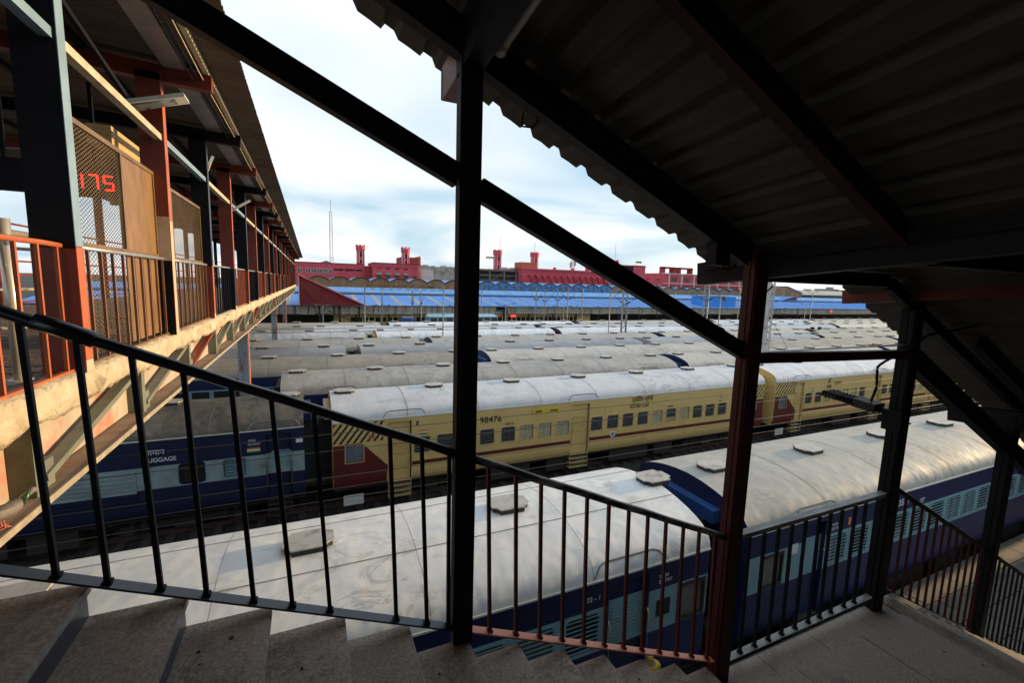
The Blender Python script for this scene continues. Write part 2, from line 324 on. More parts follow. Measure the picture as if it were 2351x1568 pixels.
zb1 = lambda x: -1.535-.4465*x
A = [(-1.06,-1.06),(-.892,-.918),(-.746,-.772),(-.582,-.618),(-.429,-.461),(-.259,-.303),(-.108,-.161),(.049,.002),(.355,.328),(.511,.48),(.625,.62)]
rA = railing('black stair railing bay in front of the footbridge, left of the thick central post', -1.25, .655, zt1, zb1, A, GLOSS, BLACK, NAVY_P, extra=None)
MB().path([(-.88,2.1,zt1(-.88)-.019),(-.82,2.1,zt1(-.82)-.017),(-.72,2.1,zt1(-.72)-.02)], .030, 10).build('rail_sleeve', GLOSS, rA, smooth=True)
B = [(x, x-.03) for x in (.864,1.026,1.183,1.339,1.497,1.658,1.814,1.971,2.128,2.286,2.437,2.593)]
railing('sloping stair railing bay with dark red bars and salmon bottom rail', .74, 2.67, zt1, zb1, B, WORN, REDB, SALMON)
C = [(x, x-.02) for x in (2.947,3.11,3.27,3.429,3.595,3.766,3.917,4.073,4.26,4.41)]
railing('level landing railing with pale worn handrail and black bars', 2.77, 4.66, lambda x: -1.745, lambda x: -2.762, C, WORNL, BLACK, WORNL, flat=True, bal=.02)
zt2 = lambda x: -1.745-.52*(x-4.88)
zb2 = lambda x: -2.765-.535*(x-4.92)
railing('dark red barred railing bay going down from the landing', 4.76, 6.97, zt2, zb2, [(4.9+.16*k, 4.89+.16*k) for k in range(13)], BLACK, REDD, REDD, bal=.018)
railing('black barred railing bay at the right edge of the picture', 7.07, 9.3, zt2, zb2, [(7.2+.15*k, 7.19+.15*k) for k in range(14)], BLACK, BLACK, BLACK, bal=.018)

# ------------------------------------------------------------------ stair canopy: posts, beams, corrugated sheets
SL, RF = .446, .09
can = thing('stair_canopy', (.7, 2.1, zs(5)), 'dark steel canopy with corrugated roof over the upper stairs', 'canopy')
def post(b, x0, x1, y0, y1, z0, z1):      # boxed column: two channels welded toe to toe, seam down the middle
    b.box(x0, y0, z0, x1, y0+.45*(y1-y0), z1).box(x0+.006, y0+.45*(y1-y0), z0, x1-.006, y0+.55*(y1-y0), z1).box(x0, y0+.55*(y1-y0), z0, x1, y1, z1)
    b.box(x0-.012, y0+.01, z0, x0, y0+.035, z1)
    return b
post(MB(), .655, .745, 2.05, 2.165, -7.3, 1.02).build('post', BLACK, can)
b = post(MB(), 2.665, 2.775, 2.045, 2.15, -7.3, .27); b.build('post', REDD, can)
zr = lambda X, Y: 1.02-SL*(X-.956)-RF*(Y-2.55)
# cross beams (rafters)
for (x, m, y2, zoff) in ((.65, BLACK, 2.17, .9625), (2.74, BLACK, 2.62, .045)):
    yb = y2; 
    b = MB().bar((x+.05, yb, zoff+.08), (x+.05, -1.9, zoff+.08+.09*(yb+1.9)), .10, .165); b.build('cross_beam', m, can)
MB().bar((.70, 2.42, 1.02), (.70, 2.172, 1.0423), .098, .163).build('beam_end', RED, can)
MB().box(.648, 2.421, .945, .752, 2.425, 1.105).build('beam_end_plate', mat('chipped_plate', (.42,.36,.40), (.20,.08,.07), rough=.6, scale=10, lo=.5, hi=.6), can)
MB().box(2.30, 2.06, .16, 2.42, 2.14, .34).build('purlin_stub', BLACK, can)
# tie beam parallel to the flight, I-section
zd = lambda x: .785-.447*x
MB().ibeam((-1.2, 2.1, zd(-1.2)), (.65, 2.1, zd(.65)), .065, .10).build('tie_beam', BLACK, can)
MB().ibeam((.745, 2.1, zd(.745)), (2.665, 2.1, zd(2.665)), .065, .10).build('tie_beam', BLACK, can)
# purlins
zp = lambda x: .97-.437*(x-.746)
MB().bar((-1.6, 2.1, zp(-1.6)+.085), (2.62, 2.1, zp(2.62)+.085), .075, .15).build('purlin', BLACK, can)
for yy in (1.27, .2, -.9):
    MB().ibeam((-1.6, yy, zr(-1.6, yy)-.075), (2.68, yy, zr(2.68, yy)-.075), .06, .10).build('purlin', REDK, can)
def corr(b, x0, x1, ya, yb, zf, pitch=.2, rib=.035, wob=.006):
    """trapezoid-ribbed sheet, ribs along Y"""
    pts = []; x = x0
    while x < x1-1e-6:
        for (dx_, dz_) in ((0,0),(.055,.002),(.115,0),(.135,rib),(.18,rib)):
            if x+dx_ <= x1: pts.append((x+dx_, dz_))
        x += pitch
    n_ = len(pts); ys = [ya, (ya*2+yb)/3, (ya+yb*2)/3, yb]; vs_ = []
    for y in ys:
        for (px, pz) in pts: vs_.append((px, y+(rng.uniform(-wob,wob) if y in (ya,yb) else 0), zf(px, y)+pz))
    fs = []
    for j in range(len(ys)-1):
        for i in range(n_-1): fs.append((j*n_+i, j*n_+i+1, (j+1)*n_+i+1, (j+1)*n_+i))
    b.add(vs_, fs)
    return b
xk = -1.75
while xk < 2.7:
    dzk = rng.uniform(-.002, .004)
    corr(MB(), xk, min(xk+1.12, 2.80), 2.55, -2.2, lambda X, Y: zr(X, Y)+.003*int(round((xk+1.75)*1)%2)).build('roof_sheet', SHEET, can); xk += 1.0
for s in (-.3, 1.2, 1.55):
    MB().path([(s+1.3, 2.16, zp(s+1.3)+.0), (s+1.31, 2.2, zp(s+1.3)-.05), (s+1.36, 2.16, zp(s+1.3)-.06), (s+1.38, 2.12, zp(s+1.36)+.02)], .006, 6).build('hook', BLACK, can)

low = thing('landing_canopy', (4.7, 2.1, ZL), 'lower canopy over the landing and second flight, right of the red post', 'canopy')
post(MB(), 4.655, 4.775, 2.045, 2.155, -7.3, .10).build('post', BLACK, low)
post(MB(), 6.94, 7.06, 2.04, 2.16, -7.3, -1.25).build('post', BLACK, low)
ZLR = .15
zl2 = lambda X, Y: (ZLR if X < 4.28 else ZLR-.451*(X-4.28))-RF*(Y-2.55)
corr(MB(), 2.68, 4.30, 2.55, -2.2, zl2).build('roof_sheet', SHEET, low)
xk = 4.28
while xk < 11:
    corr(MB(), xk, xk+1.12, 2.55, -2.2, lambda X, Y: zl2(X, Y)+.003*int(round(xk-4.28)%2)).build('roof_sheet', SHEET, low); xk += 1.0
for (x, z, m) in ((4.60, -.085, REDB), (6.93, -1.42, BLACK), (9.2, -2.45, BLACK)):
    MB().bar((x+.06, 2.62, z+.06), (x+.06, -1.9, z+.06+.09*4.5), .11, .125 if m is REDB else .2).build('cross_beam', m, low)
MB().bar((2.77, 2.1, -.452), (4.66, 2.1, -.495), .07, .07).build('tie_bar', REDD, low)
MB().box(2.775, 2.07, -.416, 4.65, 2.13, -.412).build('tie_bar_top', WORNL, low)
MB().ibeam((4.77, 2.1, -.53), (6.95, 2.1, -1.61), .1, .17).build('tie_beam', BLACK, low)
MB().ibeam((7.06, 2.1, -1.66), (9.3, 2.1, -2.77), .1, .17).build('tie_beam', BLACK, low)
for yy in (2.1, 1.2, .1, -1.0):
    MB().ibeam((4.3, yy, zl2(4.3, yy)-.09), (11, yy, zl2(11, yy)-.09), .06, .10).build('purlin', BLACK if yy != 1.2 else REDD, low)
    MB().ibeam((2.86, yy, zl2(2.9, yy)-.07), (4.3, yy, zl2(4.2, yy)-.07), .08, .1).build('purlin', BLACK, low)
MB().ibeam((4.95, 1.75, -.35), (6.9, 1.75, -1.22), .07, .12).build('brace_beam', BLACK, low)

# unseen sheets added beside the stair to block sky light behind the camera
BLOCKER = mat('sky_blocker', (.12,.05,.05), (.09,.04,.04), rough=.8, scale=2)
for q in range(7):
    xa, xb = -2.4+1.0*q, -1.42+1.0*q
    MB().prism([(xa,-1.95,min(zs(-3), -1.55-.4465*xa)-.3 if xa < 2.6 else ZL-.3),(xb,-1.95,(-1.55-.4465*xb-.3) if xb < 2.6 else ZL-.3),(xb,-1.95,zr(xb,-1.95) if xb < 2.8 else .5),(xa,-1.95,zr(xa,-1.95) if xa < 2.8 else .5)], (0,-.03,0)).build('sky_blocker_sheet', BLOCKER, can)
for q in range(7):
    xa, xb = 4.6+1.0*q, 5.58+1.0*q
    MB().prism([(xa,-1.95,ZL-.3-.5*(xa-4.6)),(xb,-1.95,ZL-.3-.5*(xb-4.6)),(xb,-1.95,zl2(xb,-1.95)),(xa,-1.95,zl2(xa,-1.95))], (0,-.03,0)).build('sky_blocker_sheet', BLOCKER, low)
# twin tube light under the first cross beam, unlit
tl = thing('tube_light', (.78, 1.7, 1.03), 'unlit twin tube light fitting hanging at the top beside the central post', 'light')
d = Vector((.0, -1.0, .095))
p0 = Vector((.72, 1.98, 1.07)); sdv = Vector((.1, 0, 0))
MB().bar(p0+sdv*.35, p0+sdv*.35+d*1.3, .13, .035).build('housing', LAMPW, tl)
for k in (-.1, .75): 
    MB().path([p0+sdv*k+d*.05-Vector((0,0,.045)), p0+sdv*k+d*1.25-Vector((0,0,.045))], .019, 10).build('tube', TUBEM, tl, smooth=True)
    MB().path([p0+sdv*k+d*-.01-Vector((0,0,.045)), p0+sdv*k+d*.06-Vector((0,0,.045))], .024, 10).build('lamp_holder', LAMPW, tl, smooth=True)
MB().box(p0.x-.035, p0.y-.01, p0.z-.06, p0.x+.1, p0.y+.01, p0.z+.02).build('end_cap', LAMPW, tl)
tl2 = thing('tube_light', (5.2, 1.2, -.35), 'unlit tube light fitting under the lower canopy roof', 'light')
MB().box(5.15, .25, -.17, 5.23, 1.5, -.12).build('housing', LAMPW, tl2); MB().path([(5.19,.3,-.19),(5.19,1.45,-.19)], .018, 8).build('tube', TUBEM, tl2, smooth=True)

# floodlight bolted to the landing post, its finned back up, with cable
fl = thing('floodlight', (4.6, 2.2, -.8), 'black finned floodlight bolted to the landing post, seen from above', 'light')
fc = Vector((4.62, 2.19, -1.0)); tipp = Vector((4.61, 2.67, -.955)); a0 = Vector((4.64, 2.10, -1.05))
MB().box(4.60, 2.03, -1.17, 4.654, 2.17, -.99).build('bracket', BLACK, fl)
for zz_ in (-1.02, -1.12): MB().path([(4.60,2.06,zz_),(4.83,2.06,zz_)], .008, 6).build('bolt', BLACK, fl)
dv = (tipp-fc).normalized(); sv = Vector((1,0,0)); uv = sv.cross(dv)
MB().path([a0, fc+dv*.03], .028, 10).build('arm', BLACK, fl, smooth=True)
gm = mat('cast_grey', (.014,.014,.016), (.024,.024,.026), rough=.55, spec=.3)
MB().bar(fc+dv*.02, fc+dv*.20, .17, .075, up=tuple(uv)).build('driver_box', gm, fl)
MB().bar(fc+dv*.20-uv*.012, tipp-uv*.012, .20, .022, up=tuple(uv)).build('lamp_plate', BLACK, fl)
for k in range(9):
    q = fc+dv*(.215+.03*k); MB().bar(q-sv*.095+uv*.012, q+sv*.095+uv*.012, .007, .028, up=tuple(uv)).build('cooling_fin', BLACK, fl)
cpts = [fc+dv*.02+uv*.02]+[at(u_, v_, X=4.6) for u_, v_ in ((2000,925),(2012,890),(2014,858),(2022,836))]+[Vector((4.63,2.03,-.42)), Vector((4.80,2.02,-.33)), Vector((5.05,1.95,-.28)), Vector((5.4,1.85,-.22)), Vector((5.8,1.75,-.25)), Vector((6.1,1.7,-.42))]
fine = []
for k in range(len(cpts)-1):
    p0_, p1_, p2_, p3_ = cpts[max(k-1,0)], cpts[k], cpts[k+1], cpts[min(k+2,len(cpts)-1)]
    for q in range(5): t_ = q/5; fine.append(.5*((2*p1_)+(p2_-p0_)*t_+(2*p0_-5*p1_+4*p2_-p3_)*t_*t_+(3*p1_-p0_-3*p2_+p3_)*t_**3))
fine.append(cpts[-1])
cbl = MB().path(fine, .011, 7).build('cable', BLACK, None, smooth=True, loc=tuple(fc)); tag(cbl, 'black cable sagging from the floodlight up to the lower canopy', 'cable')

# platform shelters on the photographer's side of the yard
sl = thing('platform_shelter', (60, -4, -7.3), 'dark sheet-roofed platform shelter beyond the foot of the stairs', 'shelter')
MB().box(21.5, -14, -3.50, 150, 5.36, -3.44).build('roof', SHEET, sl)
for k in range(12): MB().box(24+10*k, -3.2, -7.3, 24.25+10*k, -2.95, -3.5).build('column', BLACK, sl)
sl2 = thing('platform_shelter', (-20, -6, -7.3), 'dark sheet-roofed platform shelter under the upper stairs', 'shelter')
MB().box(-60, -14, -3.86, 4.3, 1.7, -3.80).build('roof', SHEET, sl2); MB().box(4.3, -14, -3.86, 20.4, -2.2, -3.80).build('roof', SHEET, sl2)  # second roof piece is unseen, added to block high sky
for k in range(7): MB().box(-52+8*k, -6.2, -7.3, -51.75+8*k, -5.95, -3.86).build('column', BLACK, sl2)

# ------------------------------------------------------------------ footbridge
XB, ZD, YE = -1.66, -.80, 66.0
PS = 2.7
py_ = lambda i: 4.70+PS*i                       # post centres along the bridge
NP = 23
fb = thing('footbridge', (-3.6, 30, -8.1), 'long covered footbridge with cream slab edge crossing above the trains', 'footbridge')
MB().box(-6.0, -16, ZD-.2, XB-.02, YE, ZD-.012).build('deck_slab', JOINT, fb)  # runs on unseen behind the camera, added to cut sky light
# ragged plaster edge of the slab
b = MB(); ny = 420; rows_ = []
for j in range(ny+1):
    y = 2.2+(YE-2.2)*(j/ny)**1.6; w1 = .8*math.sin(y*3.1)+.8*math.sin(y*7.3+1); r_ = 1.8*rng.uniform(-1,1)
    ztop = ZD+.004+.006*w1+.006*r_; zbt = ZD-.235-.02*w1-.025*max(0, math.sin(y*1.9+2))-.012*r_
    rows_.append([(XB-.14, y, ztop), (XB-.015+.006*r_, y, ztop-.004), (XB+.012*w1+.008*rng.uniform(-1,1), y, ztop-.05), (XB+.014*math.sin(y*5.1)+.01*rng.uniform(-1,1), y, (ztop+zbt)/2), (XB-.012*w1, y, zbt+.05), (XB-.035, y, zbt), (XB-.2, y, zbt+.02)])
k = len(rows_[0]); b.v = [p for r in rows_ for p in r]
for j in range(ny):
    for i in range(k-1): b.f.append((j*k+i, j*k+i+1, (j+1)*k+i+1, (j+1)*k+i)); b.m.append(0)
b.build('plaster_edge', CONC, fb, smooth=True)
# girder below: web, bottom flange, stiffeners, diagonals
MB().box(XB-.24, 2.2, -1.53, XB-.21, YE, ZD-.2).build('girder_web', PINKWEB, fb)
MB().box(XB-.22, 2.2, -1.575, XB, YE, -1.54).box(XB-.008, 2.2, -1.582, XB+.003, YE, -1.534, 1).build('bottom_flange', [FLANGE, mat('flange_lip', (.36,.31,.23), (.24,.20,.14), rough=.8, scale=7)], fb)
MB().box(-5.9, 2.2, -1.575, -5.5, YE, -1.53).box(-5.75, 2.2, -1.53, -5.7, YE, ZD-.2).build('far_girder', OLIVE, fb)
for i in range(28):
    y = 4.0+2.17*i
    MB().box(XB-.209, y-.05, -1.539, XB-.07, y+.05, ZD-.24).build('stiffener', OLIVE, fb)
    MB().bar((XB-.12, y+.10, -1.46), (XB-.12, y+2.05, ZD-.27), .05, .10, up=(1,0,0)).build('diagonal_brace', OLIVE if i % 4 != 2 else RED, fb)
    MB().box(XB-.14, y+.05, -1.539, XB-.09, y+.24, -1.34).build('gusset_plate', OLIVE, fb)
# cross girders below the deck
for i in range(24): MB().box(-5.7, 3.2+2.7*i, -1.5, XB-.245, 3.32+2.7*i, ZD-.205).build('floor_beam', OLIVE, fb)
for (y, xa) in ((19.45, -2.35), (36.2, -2.4), (50.5, -2.4)):
    for xo in (0, -2.9):
        MB().box(xa+xo-.17, y-.2, -8.36, xa+xo+.17, y+.2, -1.58).build('pier_column', mat('pier_paint', (.27,.31,.36), (.22,.25,.29), rough=.7, scale=2, c3=(.20,.09,.035), s3=1.6, lo3=.52, hi3=.6, st3=(1,1,.5)), fb)
        MB().box(xa+xo+.171, y-.17, -8.36, xa+xo+.20, y-.02, -1.6).build('column_edge', SALMON, fb)
# deck pavers: zigzag blocks, the nearest as single pieces
zz = [(-.10,-.045),(-.033,-.06),(.033,-.045),(.10,-.06),(.10,.04),(.033,.055),(-.033,.04),(-.10,.055)]
pv = MB().prism([(q[1]*.93, q[0]*.97, -.012) for q in zz], (0,0,.014)).mesh(PAVER)
np_ = 0
for j in range(20):
    for i in range(15):
        inst(pv, 'paver', fb, (XB-.19-.105*i, 3.3+.205*j+(i % 2)*.1, ZD-.002+rng.uniform(-.002,.002)), (0,0,rng.uniform(-.03,.03))); np_ += 1
b = MB()
for j in range(34):
    for i in range(38):
        if j < 20 and i < 15: continue
        cx_, cy_ = XB-.19-.105*i, 3.3+.205*j+(i % 2)*.1
        P = [Vector((cx_+q[1]*.93, cy_+q[0]*.97, ZD-.014)) for q in zz]; b.prism(P, (0,0,.013+rng.uniform(-.002,.002)))
tag(b.build('paver_field', PAVER, fb), kind='stuff')
MB().box(-5.9, 10.4, ZD-.012, XB-.14, YE, ZD-.003).build('deck_surface', PAVER, fb)
# posts, roof brackets, longitudinal rail
for i in range(-1, NP):
    y = py_(i); even = (i % 2 == 0)
    up_, lo_ = (BLACK, RED) if even else (RED, BLACK)
    b = MB().box(XB-.26, y-.065, ZD+.98, XB, y+.065, 2.52, 0).box(XB-.261, y-.066, ZD-.002, XB+.001, y+.066, ZD+.98, 1)
    b.build('post', [up_, lo_], fb)
    b = MB().box(XB+.001, y-.064, ZD+1.0, XB+.006, y+.064, 2.3, 0).box(XB+.0015, y-.064, ZD+.10, XB+.006, y+.064, ZD+.995, 1).box(XB+.0015, y-.064, ZD, XB+.006, y+.064, ZD+.095, 2)
    b.build('post_face', [LTBLUE_P if i <= 0 else NAVY_P if even else ORANGE, ORANGE if even else (SALMON if i == 1 else NAVY_P), BEIGE_P], fb)
    if i == 1: MB().box(XB-.2605, y-.0685, ZD+.985, XB-.002, y-.0655, ZD+1.55).box(XB+.0063, y-.062, ZD, XB+.0075, y+.062, ZD+1.5).build('paint_patch', BEIGE_P, fb)
    MB().bar((-1.11, y, 2.50), (-3.7, y, 2.62), .13, .19).build('roof_bracket', up_, fb)
    MB().bar((-3.7, y, 2.62), (-6.4, y, 2.50), .13, .19).build('roof_bracket', up_, fb)
    MB().box(-5.98, y-.06, ZD, -5.80, y+.06, 2.5).build('far_post', up_, fb)
    if i < NP-1:
        MB().box(XB-.10, y+.07, 1.70, XB-.02, y+PS-.07, 1.775).build('longitudinal_rail', [CREAM, LTBLUE_P][i % 2], fb)
        MB().bar((XB-.2, y+.06, 2.38), (XB-.2, y+PS-.06, 1.9), .04, .05).build('sway_brace', BLACK, fb) if i % 3 == 0 else None
for (x, z, m) in ((-1.16, 2.615, CREAM), (-2.4, 2.66, BLACK), (-3.7, 2.74, BLACK), (-5.0, 2.67, BLACK)):
    MB().box(x-.03, .5, z-.02, x+.03, YE, z+.05).build('roof_purlin', m, fb)
MB().box(-1.62, .5, 2.60, -1.38, YE, 2.63).build('cable_tray', GALV, fb)
for k in range(3): MB().path([(-1.2-.05*k, 1+2.2*j, 2.56-.035*(j % 2)-.02*k) for j in range(29)], .007, 5).build('loose_wire', CREAM if k == 0 else BLACK, fb)
# roof sheets, fine corrugation running across the bridge
def corr_y(b, y0, y1, xa, xm, xb, z0, zm, z1, pitch=.1, rib=.032):
    nn = int((y1-y0)/pitch*4); cols_ = []
    for j in range(nn+1):
        y = y0+(y1-y0)*j/nn; dz = rib*.5*(1+math.sin(2*math.pi*y/pitch))
        e_ = rng.uniform(-.004, .004)
        cols_.append([(xa+e_, y, z0+dz), (xm, y, zm+dz), (xb, y, z1+dz)])
    b.v += [p for c in cols_ for p in c]
    for j in range(nn):
        for i in range(2): b.f.append((j*3+i, j*3+i+1, (j+1)*3+i+1, (j+1)*3+i)); b.m.append(0)
    return b
for i in range(-6, 24):  # first bays lie unseen behind the camera, added to darken the stairs
    corr_y(MB(), -.4+PS*i, -.4+PS*(i+1)+.12, -.72, -3.7, -6.7, 2.64+rng.uniform(-.003,.003), 2.80, 2.62).build('roof_sheet', SHEET_B, fb, smooth=True)

# railing bays of the bridge
bay_c = {-1: ORANGE, 0: BRBAR, 1: BRBAR, 2: BLACK, 3: ORANGE, 4: BLACK, 5: ORANGE, 6: BRBAR}
where = ['nearest bay of the footbridge railing, bright orange bars', 'footbridge railing bay with brown bars in front of mesh and plywood', 'footbridge railing bay with brown bars right of the patched red post', 'third footbridge railing bay, black bars']
BARM = {}
for i in range(-1, NP-1):
    m = bay_c.get(i, (ORANGE, BRBAR)[i % 2]); y0, y1 = py_(i)+.07, py_(i+1)-.07
    lab = where[i+1] if i+1 < len(where) else f'{["orange","black","brown","dark"][0 if m is ORANGE else 1 if m is BLACK else 2]} footbridge railing bay, {ORD[i+1]} bay from the stairs'
    r = thing('bridge_railing', (XB-.1, (y0+y1)/2, ZD), lab, 'railing', 'railing bays of the footbridge')
    x = XB-.09
    if i == -1:
        MB().path([(x,y0-.6,.19),(x,y0+1,.20),(x,y1-.25,.205),(x,y1,.20)], .02, 8).build('top_rail', m, r); MB().path([(x-.2,y0-.6,.26),(x-.2,y1+.05,.26)], .03, 8).build('pipe_rail', STEEL, r, smooth=True)
    else: MB().path([(x,y0,.205),(x,y1,.205)], .02, 8).build('top_rail', GALV if i < 8 else m, r, smooth=True)
    MB().box(x-.02, y0, ZD+.012, x+.02, y1, ZD+.03).build('bottom_rail', m if i else FRAME_BR, r)
    nb = 10 if i < 5 else 8
    if m not in BARM: BARM[m] = MB().box(-.011,-.011,0,.011,.011,.97).mesh(m)
    for q in range(nb): inst(BARM[m], 'bar', r, (x, y0+.06+(y1-y0-.12)*q/(nb-1), ZD+.03))
# mesh and plywood screens behind the first bays
def wire_net(b, y0, y1, z0, z1, x, p=.06, t=.0028, slope=.55):
    W = y1-y0; Hh = z1-z0
    for sgn in (1, -1):
        k = -Hh/slope
        while k < W+.0:
            a = (k, 0) if sgn > 0 else (W-k, 0); pts = []
            # line z = slope*(y-k) clipped to the rectangle
            ya = max(0, k); za = slope*(ya-k); yb = min(W, k+Hh/slope); zb_ = slope*(yb-k)
            if yb > ya+.02:
                if sgn < 0: ya, yb = W-ya, W-yb
                b.bar((x, y0+ya, z0+za), (x, y0+yb, z0+zb_), t*1.6, t, up=(1,0,0))
            k += p/slope*.62
    return b
def screen(label, y0, y1, z0, z1, ply, net, low_ply=None):
    s_ = thing('window_screen', (XB-.14, (y0+y1)/2, z0), label, 'screen', 'screens above the footbridge railing'); x = XB-.15
    f = MB()
    for (a, c) in ((y0, y0+.035), (y1-.035, y1)): f.box(x-.02, a, z0, x+.02, c, z1)
    f.box(x-.02, y0+.035, z1-.045, x+.02, y1-.035, z1); f.box(x-.02, y0+.035, z0, x+.02, y1-.035, z0+.03)
    ym = ply[0] if ply[0] > net[0] else net[0]; f.box(x-.02, ym-.02, z0+.03, x+.02, ym+.02, z1-.045)
    f.build('frame', FRAME_BR, s_)
    MB().box(x-.006, ply[0]+.02, z0+.03, x+.006, ply[1]-.03, z1-.045).build('plywood_panel', PLY, s_)
    wire_net(MB(), net[0]+.02, net[1]-.02, z0+.03, z1-.04, x).build('wire_mesh', WIRE, s_)
    if low_ply: MB().box(x-.006, low_ply[0], ZD+.05, x+.006, low_ply[1], z0-.02).build('lower_plywood', PLY, s_)
    wire_net(MB(), net[0]+.0, net[1], ZD+.05, z0-.03, x+.01, p=.07).build('lower_mesh', WIRE, s_)
    return s_
screen('screen with wire mesh left and plywood right behind the first navy post', py_(0)+.07, py_(1)-.07, .23, 1.30, (6.22, 7.33), (4.77, 6.22), (6.22, 7.30))
screen('screen with narrow plywood and wire mesh beyond the patched red post', py_(1)+.10, py_(2)-.10, .23, 1.24, (7.50, 8.1), (8.1, 9.98), None)
# LED number display behind the mesh
DX, DZ = -2.66, 1.115
ck = thing('led_display', (-2.9, 8.07, .9), 'dark LED display with red digits behind the wire mesh', 'display')
MB().box(-3.75, 8.0, DZ-.10, DX+.46, 8.14, DZ+.30).build('case', BLACK, ck)
for x_ in (-3.5, -2.6): MB().box(x_-.02, 8.05, DZ+.30, x_+.02, 8.09, 2.5).build('hanger', BLACK, ck)
MB().box(-2.40, 7.25, 1.555, -2.16, 9.0, 1.60).box(-2.19, 7.25, 1.60, -2.16, 9.0, 1.78).box(-2.40, 7.25, 1.75, -2.19, 9.0, 1.78).box(-2.39, 7.25, 1.60, -2.19, 7.29, 1.75).box(-2.39, 8.96, 1.60, -2.19, 9.0, 1.75).build('board_frame', WOODY, ck)
def seg(x, z, which, w=.093, h=.09, t=.022):
    b_ = MB(); y = 7.996
    for s_ in which:
        if s_ in 'agd': zz_ = z+{'a': 2*h, 'g': h, 'd': 0}[s_]; b_.box(x, y-.004, zz_-t/2, x+w, y, zz_+t/2)
        else:
            xx_ = x if s_ in 'fe' else x+w; z0_ = z+(h if s_ in 'fb' else 0); b_.box(xx_-t/2, y-.005, z0_, xx_+t/2, y-.001, z0_+h)
    return b_
for (k, wch) in ((-1, 'bc'), (0, 'abc'), (1, 'afgcd'), (2, 'd')): seg(DX+k*.161, DZ, wch).build('digit', LED, ck)

# LED street lamp on the second post, tube lights further along
lm = thing('street_lamp', (XB, py_(1)-.3, 2.0), 'grey LED street lamp reaching out from the red bridge post', 'lamp')
c0 = Vector((-1.90, 6.86, 1.93)); c1 = Vector((-1.30, 6.86, 2.12))
MB().bar(c0, c1, .25, .045).build('lamp_head', LAMPW, lm)
MB().bar(c0+Vector((.05,0,-.012)), c1+Vector((-.05,0,-.012)), .19, .045).build('lamp_glass', LAMPG, lm)
MB().path([c0+Vector((.2,.05,.04)), (XB-.1, py_(1)-.066, 2.10)], .03, 8).build('arm', BLACK, lm)
for q, (y, z) in enumerate(((13.2, 1.62), (10.3, 1.95))):
    t_ = thing('bridge_tube_light', (XB, y, z), ['tilted tube light fixed outside a red bridge post', 'small dark light fitting between the second and third bridge posts'][q], 'light')
    MB().bar((XB-.05, y, z), (XB+.35 if q == 0 else XB+.05, y+.05, z+.28), .07, .05).build('housing', LAMPW if q == 0 else GALV, t_); MB().path([(XB-.02, y-.03, z-.01), (XB+.3 if q == 0 else XB+.04, y+.02, z+.23)], .012, 6).build('tube', TUBEM, t_)
# stainless queue rails and the far side of the deck
q_ = thing('queue_barrier', (-2.3, 4.3, ZD), 'stainless steel queue barrier behind the orange railing', 'barrier')
for (u, v) in ((48, 880), (150, 838)):
    p = at(u, v, Z=ZD); MB().path([(p.x, p.y, ZD), (p.x, p.y, 1.9 if u > 100 else .35)], .035, 10).build('upright', STEEL, q_, smooth=True); MB().path([(p.x,p.y,ZD),(p.x,p.y,ZD+.03)], .07, 12).build('foot', STEEL, q_)
pA = at(48, 880, Z=ZD); pB = at(150, 838, Z=ZD)
for z in (.17, -.15, -.45): MB().path([(pA.x-.9, pA.y-.4, z), (pB.x-.05, pB.y, z)], .014, 7).build('cross_rail', STEEL, q_, smooth=True)
q2 = thing('far_queue_barrier', (-4.2, 7.0, ZD), 'stainless barrier with many uprights on the far side of the deck', 'barrier')
for k in range(9): MB().path([(-4.3-.05*k, 5.2+.42*k, ZD), (-4.3-.05*k, 5.2+.42*k, .12)], .02, 8).build('upright', STEEL, q2, smooth=True)
for z in (.1, -.2, -.5): MB().path([(-4.3, 5.0, z), (-4.75, 8.9, z)], .018, 8).build('cross_rail', STEEL, q2, smooth=True)
fr = thing('far_bridge_railing', (-5.9, 20, ZD), 'red railing along the far side of the footbridge', 'railing')
for z in (.2, -.1, ZD+.1): MB().box(-5.91, 2.2, z-.02, -5.87, YE, z+.02).build('rail', RED, fr)
bm_ = MB().box(-.012,-.012,0,.012,.012,.95).mesh(RED)
for k in range(60): inst(bm_, 'bar', fr, (-5.89, 3.0+.18*k, ZD+.05))
MB().box(-5.91, 2.2, .98, -5.87, YE, 1.02).build('rail', RED, fr)

# pigeon standing on the bottom flange
def loft(rings, n=10, mi=0):
    """rings: (centre, axis-perp a, b radii); axis along +Y here"""
    b_ = MB(); k_ = len(rings)
    for (c, ra, rb) in rings:
        for j in range(n):
            t = 2*math.pi*j/n; b_.v.append((c[0]+ra*math.cos(t), c[1], c[2]+rb*math.sin(t)))
    for i in range(k_-1):
        for j in range(n): b_.f.append((i*n+j, i*n+(j+1)%n, (i+1)*n+(j+1)%n, (i+1)*n+j)); b_.m.append(mi)
    b_.f.append(tuple(range(n))); b_.m.append(mi); b_.f.append(tuple((k_-1)*n+j for j in range(n))[::-1]); b_.m.append(mi)
    return b_
pg = thing('pigeon', (-1.73, 3.62, -1.54), 'grey pigeon with pink feet on the dusty bridge flange', 'pigeon')
fz = -1.54
PGREY = mat('pigeon_grey', (.20,.18,.165), (.15,.135,.13), rough=.7, scale=30); PDARK = mat('pigeon_dark', (.05,.05,.055), (.03,.03,.035), rough=.5); PGREEN = mat('pigeon_neck', (.06,.17,.07), (.04,.08,.08), rough=.3, metal=.3, scale=40); PINK = mat('pigeon_foot', (.5,.16,.12), (.42,.12,.09), rough=.6)
px, py0 = -1.73, 3.47
